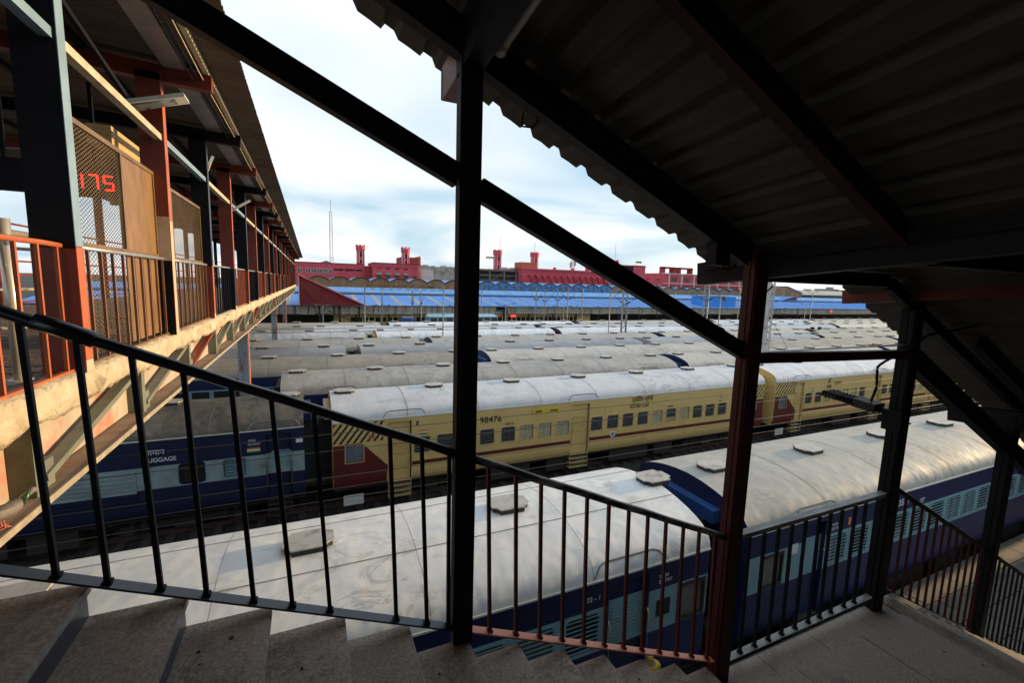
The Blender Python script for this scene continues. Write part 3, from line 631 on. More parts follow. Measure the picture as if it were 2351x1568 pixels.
bd = loft([((px,py0-.02,fz+.075),.012,.006),((px,py0+.04,fz+.085),.026,.018),((px,py0+.09,fz+.10),.045,.04),((px,py0+.15,fz+.115),.055,.052),((px,py0+.21,fz+.125),.052,.052),((px,py0+.255,fz+.145),.038,.042),((px,py0+.285,fz+.175),.027,.028),((px,py0+.305,fz+.20),.022,.024),((px,py0+.33,fz+.212),.021,.023),((px,py0+.352,fz+.208),.013,.014),((px,py0+.36,fz+.205),.004,.004)], 12).build('body', PGREY, pg, smooth=True)
loft([((px,py0+.255,fz+.146),.039,.043),((px,py0+.285,fz+.176),.028,.029),((px,py0+.303,fz+.198),.0225,.0245)], 12).build('neck', PGREEN, bd, smooth=True)
loft([((px,py0+.36,fz+.206),.005,.005),((px,py0+.378,fz+.20),.002,.002)], 6).build('beak', PDARK, bd)
for s in (-1, 1):
    loft([((px+s*.046,py0-.03,fz+.085),.004,.008),((px+s*.05,py0+.05,fz+.11),.008,.026),((px+s*.052,py0+.13,fz+.125),.009,.034),((px+s*.05,py0+.20,fz+.13),.006,.024)], 8).build('wing', PGREY, pg, smooth=True)
    for q in (.03, .075): MB().bar((px+s*.0605, py0+q, fz+.085), (px+s*.0605, py0+q-.02, fz+.135), .003, .016, up=(1,0,0)).build('wing_bar', PDARK, pg)
    MB().path([(px+s*.02, py0+.15, fz+.07), (px+s*.02, py0+.155, fz+.008)], .005, 6).build('leg', PINK, pg)
    for a in (-.5, 0, .5, 3.14): MB().path([(px+s*.02, py0+.155, fz+.007), (px+s*.02+.035*math.sin(a), py0+.155+.035*math.cos(a), fz+.004)], .004, 5).build('toe', PINK, pg)

# ------------------------------------------------------------------ trains
def roofmat(name, c1, c2, dirt, lo3=.56, hi3=.74, dent=.35, rough=.66, s3=1.0, st3=(.5,1.6,1), metal=0.0):
    return mat(name, c1, c2, rough=rough, scale=1.1, c3=dirt, s3=s3, lo3=lo3, hi3=hi3, st3=st3, bump=dent, bscale=1.6, bdist=.12, metal=metal, spec=.22, c4=tuple(x*.55 for x in dirt), s4=.9, st4=(.8,1.4,1), a4=.5, ovar=.2, bdet=2)
R_WHITE = roofmat('roof_smeared_white', (.70,.685,.675), (.62,.605,.59), (.36,.30,.25), lo3=.57, hi3=.80, s3=1.9, st3=(.7,1.6,1), dent=.28, rough=.5)
R_SILVER = roofmat('roof_aged_silver', (.50,.475,.43), (.43,.405,.365), (.34,.30,.24), lo3=.6, hi3=.85, rough=.62, dent=.25)
R_BLUEW = roofmat('roof_bluish_white', (.63,.635,.66), (.57,.57,.595), (.45,.43,.42), dent=.2)
R_GREY = roofmat('roof_grey', (.42,.40,.375), (.35,.335,.315), (.27,.24,.21), dent=.35)
R_BROWN = roofmat('roof_brown_grey', (.37,.335,.29), (.30,.27,.235), (.22,.195,.165), dent=.2, st3=(.1,1.5,1))
R_SLATE = roofmat('roof_slate', (.34,.35,.37), (.30,.31,.325), (.25,.25,.26), dent=.12, rough=.4)
R_BEIGE = roofmat('roof_beige', (.50,.475,.435), (.42,.40,.365), (.34,.305,.26), dent=.2)
R_SHINY = roofmat('roof_bright', (.70,.71,.74), (.62,.63,.66), (.5,.5,.5), dent=.5, rough=.4, s3=3)
R_VAN = roofmat('roof_shaded', (.16,.145,.125), (.11,.10,.088), (.24,.22,.20), dent=.5)  # van roof colour darkened for the shade under the footbridge
YEL = mat('coach_yellow', (.60,.43,.165), (.54,.38,.14), rough=.5, scale=1.2, c3=(.36,.24,.085), s3=1.1, lo3=.60, hi3=.85, st3=(1.5,1,.4), bump=.1, bscale=3, bdist=.02)
MAROON = mat('coach_maroon', (.115,.014,.014), (.08,.010,.011), rough=.5, scale=2)
NAVY = mat('coach_navy', (.009,.016,.078), (.007,.011,.048), rough=.42, scale=1.3, c3=(.012,.017,.045), s3=1.0, lo3=.58, hi3=.8)
SKYB = mat('coach_light_blue', (.19,.33,.38), (.145,.255,.30), rough=.5, scale=2, c3=(.13,.19,.20), s3=1.6, lo3=.58, hi3=.75)
GREYL = mat('coach_grey', (.36,.36,.38), (.30,.30,.32), rough=.45)
SEAM = mat('roof_seam', (.20,.18,.16), (.14,.13,.12), rough=.7)
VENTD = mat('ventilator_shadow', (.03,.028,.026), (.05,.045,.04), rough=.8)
VENTT = mat('ventilator_plate', (.50,.46,.42), (.40,.36,.32), rough=.55, scale=4, c3=(.20,.15,.11), s3=4, lo3=.55, hi3=.72)
GUTW = mat('gutter_white', (.60,.60,.58), (.5,.5,.48), rough=.5)
BLK = mat('stencil_black', (.012,.012,.014), (.016,.016,.018), rough=.5)
WHT = mat('stencil_white', (.62,.66,.70), (.56,.60,.64), rough=.5)
HANDR = mat('grab_rail', (.45,.40,.28), (.36,.31,.2), rough=.4, metal=.4)
CHARG = mat('bellows_rubber', (.02,.02,.022), (.03,.03,.03), rough=.9)
HOODB = mat('hood_blue', (.030,.085,.26), (.025,.07,.21), rough=.45)
HW, ZG, ZB = 1.6225, 3.32, .93
PROF = [(HW,ZG),(1.612,3.42),(1.575,3.52),(1.505,3.61),(1.40,3.69),(1.24,3.765),(1.02,3.835),(.75,3.90),(.40,3.955),(0,3.98)]
PROF = [(-a, z) for a, z in PROF]+[(a, z) for a, z in PROF[::-1][1:]]
FLATP = [(HW,ZG),(1.60,3.44),(1.54,3.58),(1.43,3.72),(1.26,3.83),(1.0,3.90),(.6,3.945),(0,3.97)]
FLATP = [(-a, z) for a, z in FLATP]+[(a, z) for a, z in FLATP[::-1][1:]]
def roof_mesh(Lc, prof, nx=24):
    b = MB(); n_ = len(prof)
    for i in range(nx+1): b.v += [(Lc*i/nx, y, z) for y, z in prof]
    for i in range(nx):
        for j in range(n_-1): b.f.append((i*n_+j, (i+1)*n_+j, (i+1)*n_+j+1, i*n_+j+1)); b.m.append(0)
    return b
def seam_mesh(prof, w_=.022, t_=.006):
    b = MB()
    for (y, z), (y2, z2) in zip(prof[:-1], prof[1:]):
        b.add([(0,y,z+t_),(w_,y,z+t_),(w_,y2,z2+t_),(0,y2,z2+t_)], [(0,1,2,3)])
    return b
def side_y(z, s):      # slight tumblehome at the foot of the side wall
    return s*(HW-.10*max(0, (1.25-z)/.32)**2)
def wall(Lc, s, bands, holes, x0=0.0):
    """side wall as a grid with real openings; bands: (z_low, z_high, material index)"""
    xs_ = sorted({x0, Lc, *[h[0] for h in holes], *[h[1] for h in holes]})
    zs_ = sorted({ZB, 1.0, 1.1, 1.25, ZG, *[b_[0] for b_ in bands], *[b_[1] for b_ in bands], *[h[2] for h in holes], *[h[3] for h in holes]})
    b = MB()
    for xa, xb in zip(xs_[:-1], xs_[1:]):
        for za, zb_ in zip(zs_[:-1], zs_[1:]):
            cx_, cz_ = (xa+xb)/2, (za+zb_)/2
            if any(h[0] < cx_ < h[1] and h[2] < cz_ < h[3] for h in holes): continue
            mi = 0
            for (l_, h_, k_) in bands:
                if l_ <= cz_ <= h_: mi = k_
            b.add([(xa,side_y(za,s),za),(xb,side_y(za,s),za),(xb,side_y(zb_,s),zb_),(xa,side_y(zb_,s),zb_)], [(0,1,2,3)], mi)
    return b
def rrect(w_, h_, r, n=4):
    P = []
    for (cx_, cz_, a0) in ((w_-r, h_-r, 0), (r, h_-r, 90), (r, r, 180), (w_-r, r, 270)):
        for k in range(n+1):
            a = math.radians(a0+90*k/n); P.append((cx_+r*math.cos(a), cz_+r*math.sin(a)))
    return P
def window_meshes(w_, h_, mf, mbar, kind, mshut, nb=7):
    """frame (rounded, proud of the wall) with pane or louvre behind; bars as their own mesh"""
    o_, i_ = rrect(w_+.05, h_+.05, .10), rrect(w_-.02, h_-.02, .075); n_ = len(o_); b = MB()
    y = -.012
    vo = [(x-.025, y, z-.025) for x, z in o_]; vi = [(x+.01, y, z+.01) for x, z in i_]; vb = [(x+.01, .05, z+.01) for x, z in i_]; vw = [(x-.025, .004, z-.025) for x, z in o_]
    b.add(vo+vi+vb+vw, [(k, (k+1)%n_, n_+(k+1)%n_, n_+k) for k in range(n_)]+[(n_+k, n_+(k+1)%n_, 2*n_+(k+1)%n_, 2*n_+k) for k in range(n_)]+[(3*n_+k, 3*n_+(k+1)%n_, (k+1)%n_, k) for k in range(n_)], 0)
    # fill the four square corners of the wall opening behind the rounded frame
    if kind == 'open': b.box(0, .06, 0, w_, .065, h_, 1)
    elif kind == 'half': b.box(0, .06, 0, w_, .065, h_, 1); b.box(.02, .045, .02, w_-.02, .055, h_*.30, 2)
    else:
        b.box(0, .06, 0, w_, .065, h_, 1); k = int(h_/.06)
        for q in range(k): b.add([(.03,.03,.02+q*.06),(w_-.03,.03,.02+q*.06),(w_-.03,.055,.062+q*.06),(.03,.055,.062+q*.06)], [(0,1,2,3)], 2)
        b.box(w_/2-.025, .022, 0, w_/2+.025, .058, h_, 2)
    fm = b.mesh([mf, DARK, mshut])
    bb = MB()
    for q in range(nb):
        z = h_*(q+.7)/(nb+.4); bb.box(-.0, -.016, z-.007, w_, -.004, z+.007)
    return fm, bb.mesh(mbar)
VENT = {}
def vent_mesh():
    # flat torpedo ventilator: a wavy octagonal plate on a short dark neck
    P = [(x_*.84, y_*.9) for x_, y_ in [(-.43,-.15),(-.37,-.17),(-.31,-.22),(-.29,-.30),(.29,-.31),(.31,-.23),(.37,-.18),(.44,-.15),(.44,.15),(.37,.17),(.31,.23),(.29,.30),(-.29,.30),(-.31,.22),(-.37,.17),(-.43,.15)]]
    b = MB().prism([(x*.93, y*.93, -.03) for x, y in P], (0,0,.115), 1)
    b.prism([(x, y, .085) for x, y in P], (0,0,.02), 0)
    return b.mesh([VENTT, VENTD])
VM = vent_mesh()
def arc_strip(w_=1.5):
    b = MB(); pts = []
    for k in range(13):
        t = k/12; x = w_*t; e_ = min(1, min(t, 1-t)/.14); e_ = math.sin(e_*math.pi/2)
        i0 = (1-e_)*.0; hgt = .04+.22*e_
        # walk up the roof shoulder by hgt
        acc = 0; P = [(-a, z) for a, z in [(HW,ZG),(1.612,3.42),(1.575,3.52),(1.505,3.61),(1.40,3.69)]]
        for (p, q) in zip(P[:-1], P[1:]):
            dl = math.hypot(q[0]-p[0], q[1]-p[1])
            if acc+dl >= hgt: f = (hgt-acc)/dl; pts.append((x, p[0]+(q[0]-p[0])*f-.008, p[1]+(q[1]-p[1])*f+.008)); break
            acc += dl
    return b.path(pts, .014, 6)
ARC = arc_strip().mesh(SEAM)
BOG = None
def bogie_mesh():
    b = MB()
    for s in (-1, 1):
        b.box(-1.35, s*1.05-.06, .42, 1.35, s*1.05+.06, .62); b.box(-.3, s*1.05-.09, .30, .3, s*1.05+.09, .75)
        for x in (-1.448, 1.448):
            b.box(x-.16, s*1.1-.1, .33, x+.16, s*1.1+.1, .58)
            for q in (-.3, .3): b.path([(x*.82+q*.5, s*1.12, .4), (x*.82+q*.5, s*1.12, .72)], .08, 8)
    b.box(-.25,-1.0,.5,.25,1.0,.8)
    return b
BOGM = bogie_mesh().mesh(UNDER)
def wheel_mesh():
    b = MB()
    for s in (-.78, .78): b.path([(0, s-.065, .457), (0, s+.065, .457)], .457, 20)
    b.path([(0,-.75,.457),(0,.75,.457)], .07, 8); return b
WHM = wheel_mesh().mesh(UNDER)

def end_wall(Lc, x, d_, prof, mi_body, hood):
    """closed end; d_ = outward direction along x"""
    b = MB(); P = [(x, side_y(ZB,-1), ZB), (x, side_y(1.25,-1), 1.25)]+[(x, y, z) for y, z in prof]+[(x, side_y(1.25,1), 1.25), (x, side_y(ZB,1), ZB)]
    b.add(P, [tuple(range(len(P)))]); return b
def coach(name, Lc, prof, rm, body_m, bands_m, bands, holes, end_m, hood_m, vents=7, v0=.5, vp=3.37, seams=7, detail=True, arcs=()):
    """builds a coach prototype in its own axes: x along the train, -y faces the photographer, z up from the rail"""
    t = thing(name, (0,0,-8.1), None, None)
    kw = dict(parent=t, local=True)
    near = wall(Lc, -1, bands, holes).build('side_wall', bands_m, **kw)
    far_ = wall(Lc, 1, bands, []).build('far_side_wall', bands_m, **kw)
    roof = roof_mesh(Lc, prof).build('roof', rm, smooth=True, **kw)
    sm = seam_mesh(prof).mesh(SEAM)
    for k in range(seams): inst(sm, 'roof_seam', roof, ((k+.93)*Lc/(seams+.9), 0, 0), absolute=False)
    for k in range(vents): inst(VM, 'roof_vent', t, (v0+vp*k, rng.uniform(-.04,.04), 3.97), (0,0,rng.uniform(-.05,.05)), absolute=False)
    for s, nm in ((-1,'gutter'),(1,'gutter')):
        MB().box(0, s*HW-.022 if s < 0 else HW, ZG-.02, Lc, s*HW if s < 0 else HW+.022, ZG+.012).build(nm, GUTW if detail else SEAM, **kw)
    for a in arcs: inst(ARC, 'drip_strip', t, (a, 0, 0), absolute=False)
    for x, d_ in ((.004,-1),(Lc-.004,1)):
        e_ = end_wall(Lc, x, d_, prof, 0, None).build('end_wall', end_m, **kw)
        MB().box(min(x,x+d_*.22), -.95, 3.28, max(x,x+d_*.22), .95, 3.56).build('gangway_hood', hood_m, **kw)
        MB().box(min(x,x+d_*.42), -.72, 1.15, max(x,x+d_*.42), .72, 3.26).build('bellows', CHARG, **kw)
        for yb in (-.98, .98): MB().path([(x, yb, 1.08), (x+d_*.40, yb, 1.08)], .07, 10).path([(x+d_*.40, yb, 1.08), (x+d_*.44, yb, 1.08)], .22, 14).build('buffer', UNDER, **kw)
    MB().box(.05, -1.4, .80, Lc-.05, 1.4, .94).build('underframe', UNDER, **kw)
    if detail:
        for (xa, xb) in ((5.8,7.6),(8.4,9.6),(11.6,13.8),(14.2,15.3)): MB().box(xa, -1.35, .28, xb, -.5, .80).build('equipment_box', UNDER, **kw)
    for xb in (3.4, Lc-3.4):
        bo = inst(BOGM, 'bogie', t, (xb, 0, 0), absolute=False)
        for dx_ in (-1.448, 1.448): inst(WHM, 'wheelset', bo, (dx_, 0, 0), absolute=False)
    # dark lining so the openings look into an unlit saloon
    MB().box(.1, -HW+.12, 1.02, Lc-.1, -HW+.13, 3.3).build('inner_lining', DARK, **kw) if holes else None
    return t
def put(t, x, y, label, group='coaches parked in rows on the tracks', sx=1.0):
    t.location = (x, y, 0); t.scale = (sx, 1, 1); tag(t, label, 'train coach', group); return t

def side_item(t, me, name, x, y, z): return inst(me, name, t, (x, y, z), absolute=False)
def door(t, x0, x1, z0, z1, m_door, m_panel_top, kw, win, steps=True, mrail=HANDR):
    dr = MB().box(x0+.05, -HW+.10, z0, x1-.06, -HW+.115, z1); dr.build('door', m_door, **kw)
    fm, bm2 = win; wobj = inst(fm, 'door_window', t, (x0+.16, -HW+.08, 2.0), absolute=False); inst(bm2, 'bars', wobj, (0,0,0), absolute=False)
    MB().box(x0, -HW, z0, x0+.02, -HW+.11, z1).box(x1-.02, -HW, z0, x1, -HW+.11, z1).box(x0+.02, -HW, z1-.03, x1-.02, -HW+.11, z1).build('door_frame', m_panel_top, **kw)
    for xr in (x0+.03, x1-.02): MB().path([(xr, -HW+.01, 1.45), (xr, -HW-.05, 1.52), (xr, -HW-.05, 2.45), (xr, -HW+.01, 2.52)], .014, 7).build('grab_rail', mrail, smooth=True, **kw)
    if steps:
        b = MB()
        for k in range(4): b.box(x0+.02, -HW-.02, .39+.19*k, x1-.04, -HW+.24, .415+.19*k)
        for xr in (x0+.02, x1-.055): b.box(xr, -HW-.021, .36, xr+.018, -HW+.01, 1.0)
        b.build('entrance_steps', mat('step_'+t.name, (.46,.36,.18), (.32,.24,.11), rough=.7) if m_door is YEL else UNDER, **kw)
def stripes(t, x0, x1, z0, z1, sp, kw, lean=.75, wd=.095, m=BLK):
    """slanting warning stripes, clipped to the panel"""
    b = MB(); x = x0-(z1-z0)*lean
    def clip(P):
        for (ax, lim, sg) in ((0,x0,1),(0,x1,-1),(1,z0,1),(1,z1,-1)):
            Q = []
            for p, q in zip(P, P[1:]+P[:1]):
                a = (p[ax]-lim)*sg; c = (q[ax]-lim)*sg
                if a >= 0: Q.append(p)
                if (a >= 0) != (c >= 0): f = a/(a-c); Q.append((p[0]+(q[0]-p[0])*f, p[1]+(q[1]-p[1])*f))
            P = Q
            if len(P) < 3: return []
        return P
    while x < x1:
        P = clip([(x,z0),(x+wd,z0),(x+wd+(z1-z0)*lean,z1),(x+(z1-z0)*lean,z1)])
        if P: b.add([(p[0], side_y(p[1],-1)-.003, p[1]) for p in P], [tuple(range(len(P)))])
        x += sp
    b.build('warning_stripes', m, **kw)
def clip_poly(P, z0, z1):
    for (lim, sg) in ((z0,1),(z1,-1)):
        Q = []
        for p, q in zip(P, P[1:]+P[:1]):
            a = (p[1]-lim)*sg; c = (q[1]-lim)*sg
            if a >= 0: Q.append(p)
            if (a >= 0) != (c >= 0): f = a/(a-c); Q.append((p[0]+(q[0]-p[0])*f, p[1]+(q[1]-p[1])*f))
        P = Q
        if len(P) < 3: return []
    return P
def flat_panel(t, pts, name, m, kw, dy=.004):
    b = MB()
    for za, zb_ in ((0,1.0),(1.0,1.1),(1.1,1.25),(1.25,9)):
        P = clip_poly(list(pts), za, zb_)
        if P: b.add([(x, side_y(z,-1)-dy, z) for x, z in P], [tuple(range(len(P)))])
    b.build(name, m, **kw)
def write(t, body, size, x, z, m, sq=1.0, bold=0.0, y=None):
    inst(text_mesh(body, size, m, squeeze=sq, bold=bold), 'lettering', t, (x, -HW-.006 if y is None else y, z), absolute=False)
def flag(t, x, z, kw, w_=.30, h_=.18):
    cs = [mat('flag_saffron', (.62,.20,.05), rough=.5), mat('flag_white', (.65,.65,.62), rough=.5), mat('flag_green', (.03,.22,.06), rough=.5)]
    b = MB()
    for k in range(3): b.box(x, -HW-.004, z+h_*(2-k)/3, x+w_, -HW-.002, z+h_*(3-k)/3, k)
    b.build('flag_sticker', cs, **kw)

# ---- yellow coaches of the second row
W_OPEN = window_meshes(.61, .63, YEL, GALV, 'open', YEL); SHY = mat('pale_yellow_shutter', (.52,.44,.25), (.44,.37,.2), rough=.6); W_SHUT = window_meshes(.61, .63, YEL, GALV, 'shut', SHY, 5); W_HALF = window_meshes(.61, .63, YEL, GALV, 'half', YEL)
W_DOOR = window_meshes(.56, .62, YEL, YEL, 'shut', SHY)
def yellow_coach(variant):
    Lc = 21.2; z0, z1 = 1.91, 2.54
    # window left edges, relative to the coach end
    wx = [2.73, 3.58, 4.42, 5.26, 6.15, 6.96, 7.80, 8.64, 10.34, 11.19, 12.02, 12.86, 13.71, 14.54, 15.39, 16.22, 17.05, 17.88] if variant == 0 else [2.55+.846*k for k in range(7)]+[10.0+.846*k for k in range(6)]+[16.2+.846*k for k in range(3)]
    doors = [(1.81, 2.67), (9.33, 10.28)] if variant == 0 else [(1.6, 2.42), (9.05, 9.9), (15.3, 16.1)]
    holes = [(x, x+.61, z0, z1) for x in wx]+[(a, c, 1.0, 3.2) for a, c in doors]
    holes.append((.41, .99, 1.87, 2.48))
    bands = [(ZB, ZG, 0), (1.49, 1.635, 1)]
    t = coach('passenger_coach', Lc, PROF, R_BLUEW, YEL, [YEL, MAROON], bands, holes, YEL, YEL, arcs=[d_[0]-.15 for d_ in doors])
    kw = dict(parent=t, local=True)
    pat = (['o','o','o','o','o','s','s','s','o','o','o','o','s','h','s','o','o','o'] if variant == 0 else ['o','o','h','o','s','s','o']+['o','o','s','o','o','s']+['s','o','o'])
    for x, k in zip(wx, pat):
        fm, bm2 = {'o': W_OPEN, 's': W_SHUT, 'h': W_HALF}[k]
        wo = inst(fm, 'window', t, (x, -HW, z0), absolute=False); inst(bm2, 'bars', wo, (0,0,0), absolute=False)
    for a, c in doors: door(t, a, c, 1.0, 3.2, YEL, YEL, kw, W_DOOR)
    # end bay: warning stripes above, maroon panel with toilet window below
    stripes(t, .03, 1.66, 2.56, 3.26, .225, kw)
    mar = lambda x: x
    for P in ([(.01,ZB+.01),(1.76,ZB+.01),(1.80,1.62),(1.593,1.84),(.01,1.84)], [(.01,1.84),(.38,1.84),(.38,2.52),(.01,2.52)], [(1.02,1.84),(1.593,1.84),(1.02,2.45)], [(.38,2.505),(1.0,2.505),(.9,2.54),(.38,2.54)]): flat_panel(t, P, 'maroon_panel', MAROON, kw)
    tg = mat('frosted_pane', (.22,.25,.30), (.16,.18,.22), rough=.2); MB().box(.41, -HW+.04, 1.87, .99, -HW+.05, 2.48).build('toilet_window', tg, **kw)
    for q in range(6): MB().path([(.46+.095*q, -HW-.015, 1.86), (.46+.095*q, -HW-.015, 2.49)], .007, 5).build('window_bar', UNDER, **kw)
    # far end bay the same, mirrored
    stripes(t, Lc-1.66, Lc-.03, 2.56, 3.26, .225, kw)
    flat_panel(t, [(Lc-.01,ZB+.01),(Lc-.01,2.51),(Lc-1.02,2.51),(Lc-1.80,1.62),(Lc-1.76,ZB+.01)], 'maroon_panel', MAROON, kw)
    MB().box(Lc-.9, -HW-.012, 1.95, Lc-.5, -HW-.006, 2.4).build('toilet_window', tg, **kw)
    MB().box(.32, -HW+.02, .33, .98, -HW+.03, .70).build('number_board', mat('white_board', (.52,.52,.50), (.45,.45,.44), rough=.6), **kw)
    flag(t, 2.92 if variant == 0 else 3.0, 2.60, kw); flag(t, 17.9 if variant == 0 else 15.0, 2.64, kw)
    return t, kw
cA, kw = yellow_coach(0)
put(cA, .56, 17.25, 'yellow second class coach with maroon stripe, numbered 98476, behind the stair posts')
write(cA, '98476', .34, 5.24, 2.79, BLK, 1.08, .005); write(cA, 'SECOND CLASS', .25, 12.40, 2.76, BLK, .60, .004); write(cA, 'द्वितीय श्रेणी', .29, 12.5, 3.03, BLK, .8, .004)
write(cA, 'II', .22, 2.80, 2.98, BLK, 1.0, .006); pass
bd_ = MB().box(7.5, -HW-.03, 2.96, 8.72, -HW-.018, 3.12); bd_.build('destination_board', mat('board_yellow', (.62,.45,.03), (.5,.36,.02), rough=.5), **kw)
write(cA, 'दिल्ली', .12, 7.62, 2.99, MAROON, 1, .002, -HW-.036); write(cA, 'कोटद्वार', .12, 8.30, 2.99, MAROON, .9, .002, -HW-.036)
MB().box(1.18, -HW-.004, 2.66, 1.36, -HW-.006, 2.79).build('orange_sticker', ORANGE, **kw)
for x_ in (11.05, 11.35): MB().box(x_, -HW-.02, 2.68, x_+.03, -HW, 2.92).build('board_bracket', YEL, **kw)
write(cA, 'UNRESERVED\nVENDOR AREA', .055, 6.32, 2.66, BLK, 1.0); write(cA, 'UNRESERVED\nVENDOR AREA', .055, 14.6, 2.66, BLK, 1.0)
emb = MB().path([(11.52, -HW-.003, 1.66), (11.52, -HW-.008, 1.66)], .15, 20); emb.build('round_emblem', WHT, **kw)
MB().path([(11.52, -HW-.008, 1.66), (11.52, -HW-.011, 1.66)], .11, 20).build('emblem_centre', mat('emblem_grey', (.32,.28,.25), rough=.6), **kw)
cB, kw = yellow_coach(1)
put(cB, 22.66, 17.25, 'yellow coach lettered NR 12549 right of the red stair post')
write(cB, 'NR', .33, 4.40, 2.70, BLK, .95, .005); write(cB, 'उरे', .32, 4.44, 3.0, BLK, .9, .004); write(cB, '12549', .28, 4.98, 2.86, BLK, 1.05, .004)
cB2 = copy_tree(cB); put(cB2, 44.8, 17.25, 'yellow coach at the far right end of the second row')

# ---- luggage van coupled at the left of the yellow train
W_LUG = window_meshes(.62, .60, NAVY, UNDER, 'open', SKYB, 5); W_LUGS = window_meshes(.62, .60, SKYB, UNDER, 'shut', SKYB, 6); TEAL = mat('teal_shutter', (.10,.36,.38), (.07,.28,.30), rough=.5); W_TEAL = window_meshes(.56, .56, SKYB, TEAL, 'shut', TEAL, 8)
Lc = 21.2; bands = [(ZB, ZG, 0), (1.84, 2.52, 1)]
LW1, LW2, LD0, LD1 = Lc-3.38, Lc-2.28, Lc-1.12, Lc-.36
lx = [LW1, LW2]
holes = [(x, x+.62, 1.90, 2.50) for x in lx]+[(LD0, LD1, 1.0, 3.18)]
NAVYD = mat('shaded_navy', (.009,.014,.055), (.007,.010,.033), rough=.6, scale=1.5, spec=.3); SKYD = mat('shaded_light_blue', (.25,.34,.36), (.18,.25,.27), rough=.6, scale=2, c3=(.05,.06,.06), s3=1.4, lo3=.55, hi3=.75)  # van copies of the coach colours, bridge shade put into them
lug = coach('luggage_van', Lc, PROF, R_VAN, NAVYD, [NAVYD, SKYD], bands, holes, NAVYD, NAVYD, arcs=[Lc-1.6])
kw = dict(parent=lug, local=True)
put(lug, -.30-Lc, 17.25, 'navy luggage van with light blue band and shade-darkened roof under the footbridge')
for x, wm in zip(lx, (W_LUG, W_LUGS)): wo = inst(wm[0], 'window', lug, (x, -HW, 1.90), absolute=False); inst(wm[1], 'bars', wo, (0,0,0), absolute=False)
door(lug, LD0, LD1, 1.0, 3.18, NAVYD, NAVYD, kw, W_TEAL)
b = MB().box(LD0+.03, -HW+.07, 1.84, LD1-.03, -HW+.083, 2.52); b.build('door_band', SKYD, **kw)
# slatted luggage door
for k in range(2):
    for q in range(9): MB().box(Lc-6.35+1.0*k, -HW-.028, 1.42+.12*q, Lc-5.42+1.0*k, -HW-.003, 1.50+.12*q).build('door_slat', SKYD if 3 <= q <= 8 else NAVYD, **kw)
write(lug, 'LUGGAGE', .175, Lc-4.20, 2.66, WHT, .95, .003); write(lug, 'सामान', .22, Lc-4.2, 2.88, WHT, .95, .003); write(lug, 'GUARD', .10, Lc-1.6, 2.86, WHT, 1); write(lug, 'गार्ड', .11, Lc-1.58, 2.98, WHT, 1)
flag(lug, Lc-1.62, 2.62, kw, .36, .16)
MB().box(Lc-.24, -HW-.006, 2.80, Lc-.04, -HW-.003, 2.93).build('notice', WHT, **kw)

# ---- blue coaches of the nearest row
W_BLUE = window_meshes(.66, .68, SKYB, SKYB, 'open', SKYB, 8); SHUTG = mat('grey_shutter', (.10,.13,.135), (.07,.09,.095), rough=.6); W_BLUES = window_meshes(.66, .68, SKYB, SKYB, 'shut', SHUTG, 8); CUR = mat('green_curtain', (.13,.20,.13), (.10,.16,.10), rough=.8); W_CURT = window_meshes(.66, .68, SKYB, SKYB, 'half', CUR, 8); W_BD = window_meshes(.58, .66, SKYB, SKYB, 'shut', SHUTG, 9)
def blue_coach(rm, variant, far=False):
    Lc = 21.2; bands = [(ZB, ZG, 0), (2.02, 2.82, 1)]
    doors = [(1.72, 2.52), (Lc-2.28, Lc-1.40)]
    wx = [2.62+.86*k for k in range(19)]
    holes = [(x, x+.66, 2.08, 2.76) for x in wx]+[(a, c, 1.0, 3.2) for a, c in doors]+[(.5, 1.12, 2.10, 2.74), (Lc-.70, Lc-.08, 2.05, 2.75)]
    t = coach('sleeper_coach', Lc, PROF, rm, NAVY, [NAVY, SKYB], bands, holes, NAVY, HOODB, arcs=[d_[0]-.3 for d_ in doors], v0=.78, vp=3.4)
    kw = dict(parent=t, local=True)
    for q, x in enumerate(wx):
        wm = (W_BLUE, W_BLUE, W_BLUES, W_BLUE, W_CURT, W_BLUE, W_BLUES)[(q*3+variant) % 7]
        wo = inst(wm[0], 'window', t, (x, -HW, 2.08), absolute=False); inst(wm[1], 'bars', wo, (0,0,0), absolute=False)
    for a, c in doors:
        door(t, a, c, 1.0, 3.2, NAVY, NAVY, kw, W_BD)
        MB().box(a+.03, -HW+.075, 1.95, c-.03, -HW+.084, 2.82).build('door_band', SKYB, **kw)
    tp = mat('toilet_pane', (.10,.105,.10), (.16,.15,.13), rough=.3)
    for x0_, x1_ in ((.5, 1.12), (Lc-.70, Lc-.08)):
        MB().box(x0_, -HW+.03, 2.05, x1_, -HW+.04, 2.76).build('toilet_window', tp, **kw)
        f = MB().box(x0_-.03, -HW-.012, 2.04, x0_+.02, -HW, 2.78).box(x1_-.02, -HW-.012, 2.04, x1_+.03, -HW, 2.78).box(x0_+.02, -HW-.012, 2.04, x1_-.02, -HW, 2.10).box(x0_+.02, -HW-.012, 2.72, x1_-.02, -HW, 2.78)
        f.build('toilet_window_frame', UNDER, **kw)
    return t, kw
SEAM_W = .009
c1, kw = blue_coach(R_WHITE, 0)
for ch in c1.children_recursive:
    if ch.name.startswith('roof_seam'): ch.scale.x = .35
for yy_ in (-.62, .7): MB().box(.02, yy_-.004, 3.925 if yy_ < 0 else 3.908, 21.18, yy_+.004, 3.935 if yy_ < 0 else 3.918).build('lap_joint', mat('pale_seam', (.42,.39,.36), rough=.7), **kw); put(c1, -14.5, 7.19, 'navy and light blue coach with smeared white roof directly below the stair railing')
L1 = 21.2
write(c1, '72 - 1', .12, L1-2.72, 2.98, WHT); write(c1, 'प्रवेश\nENTRY', .10, L1-1.2, 3.02, WHT)
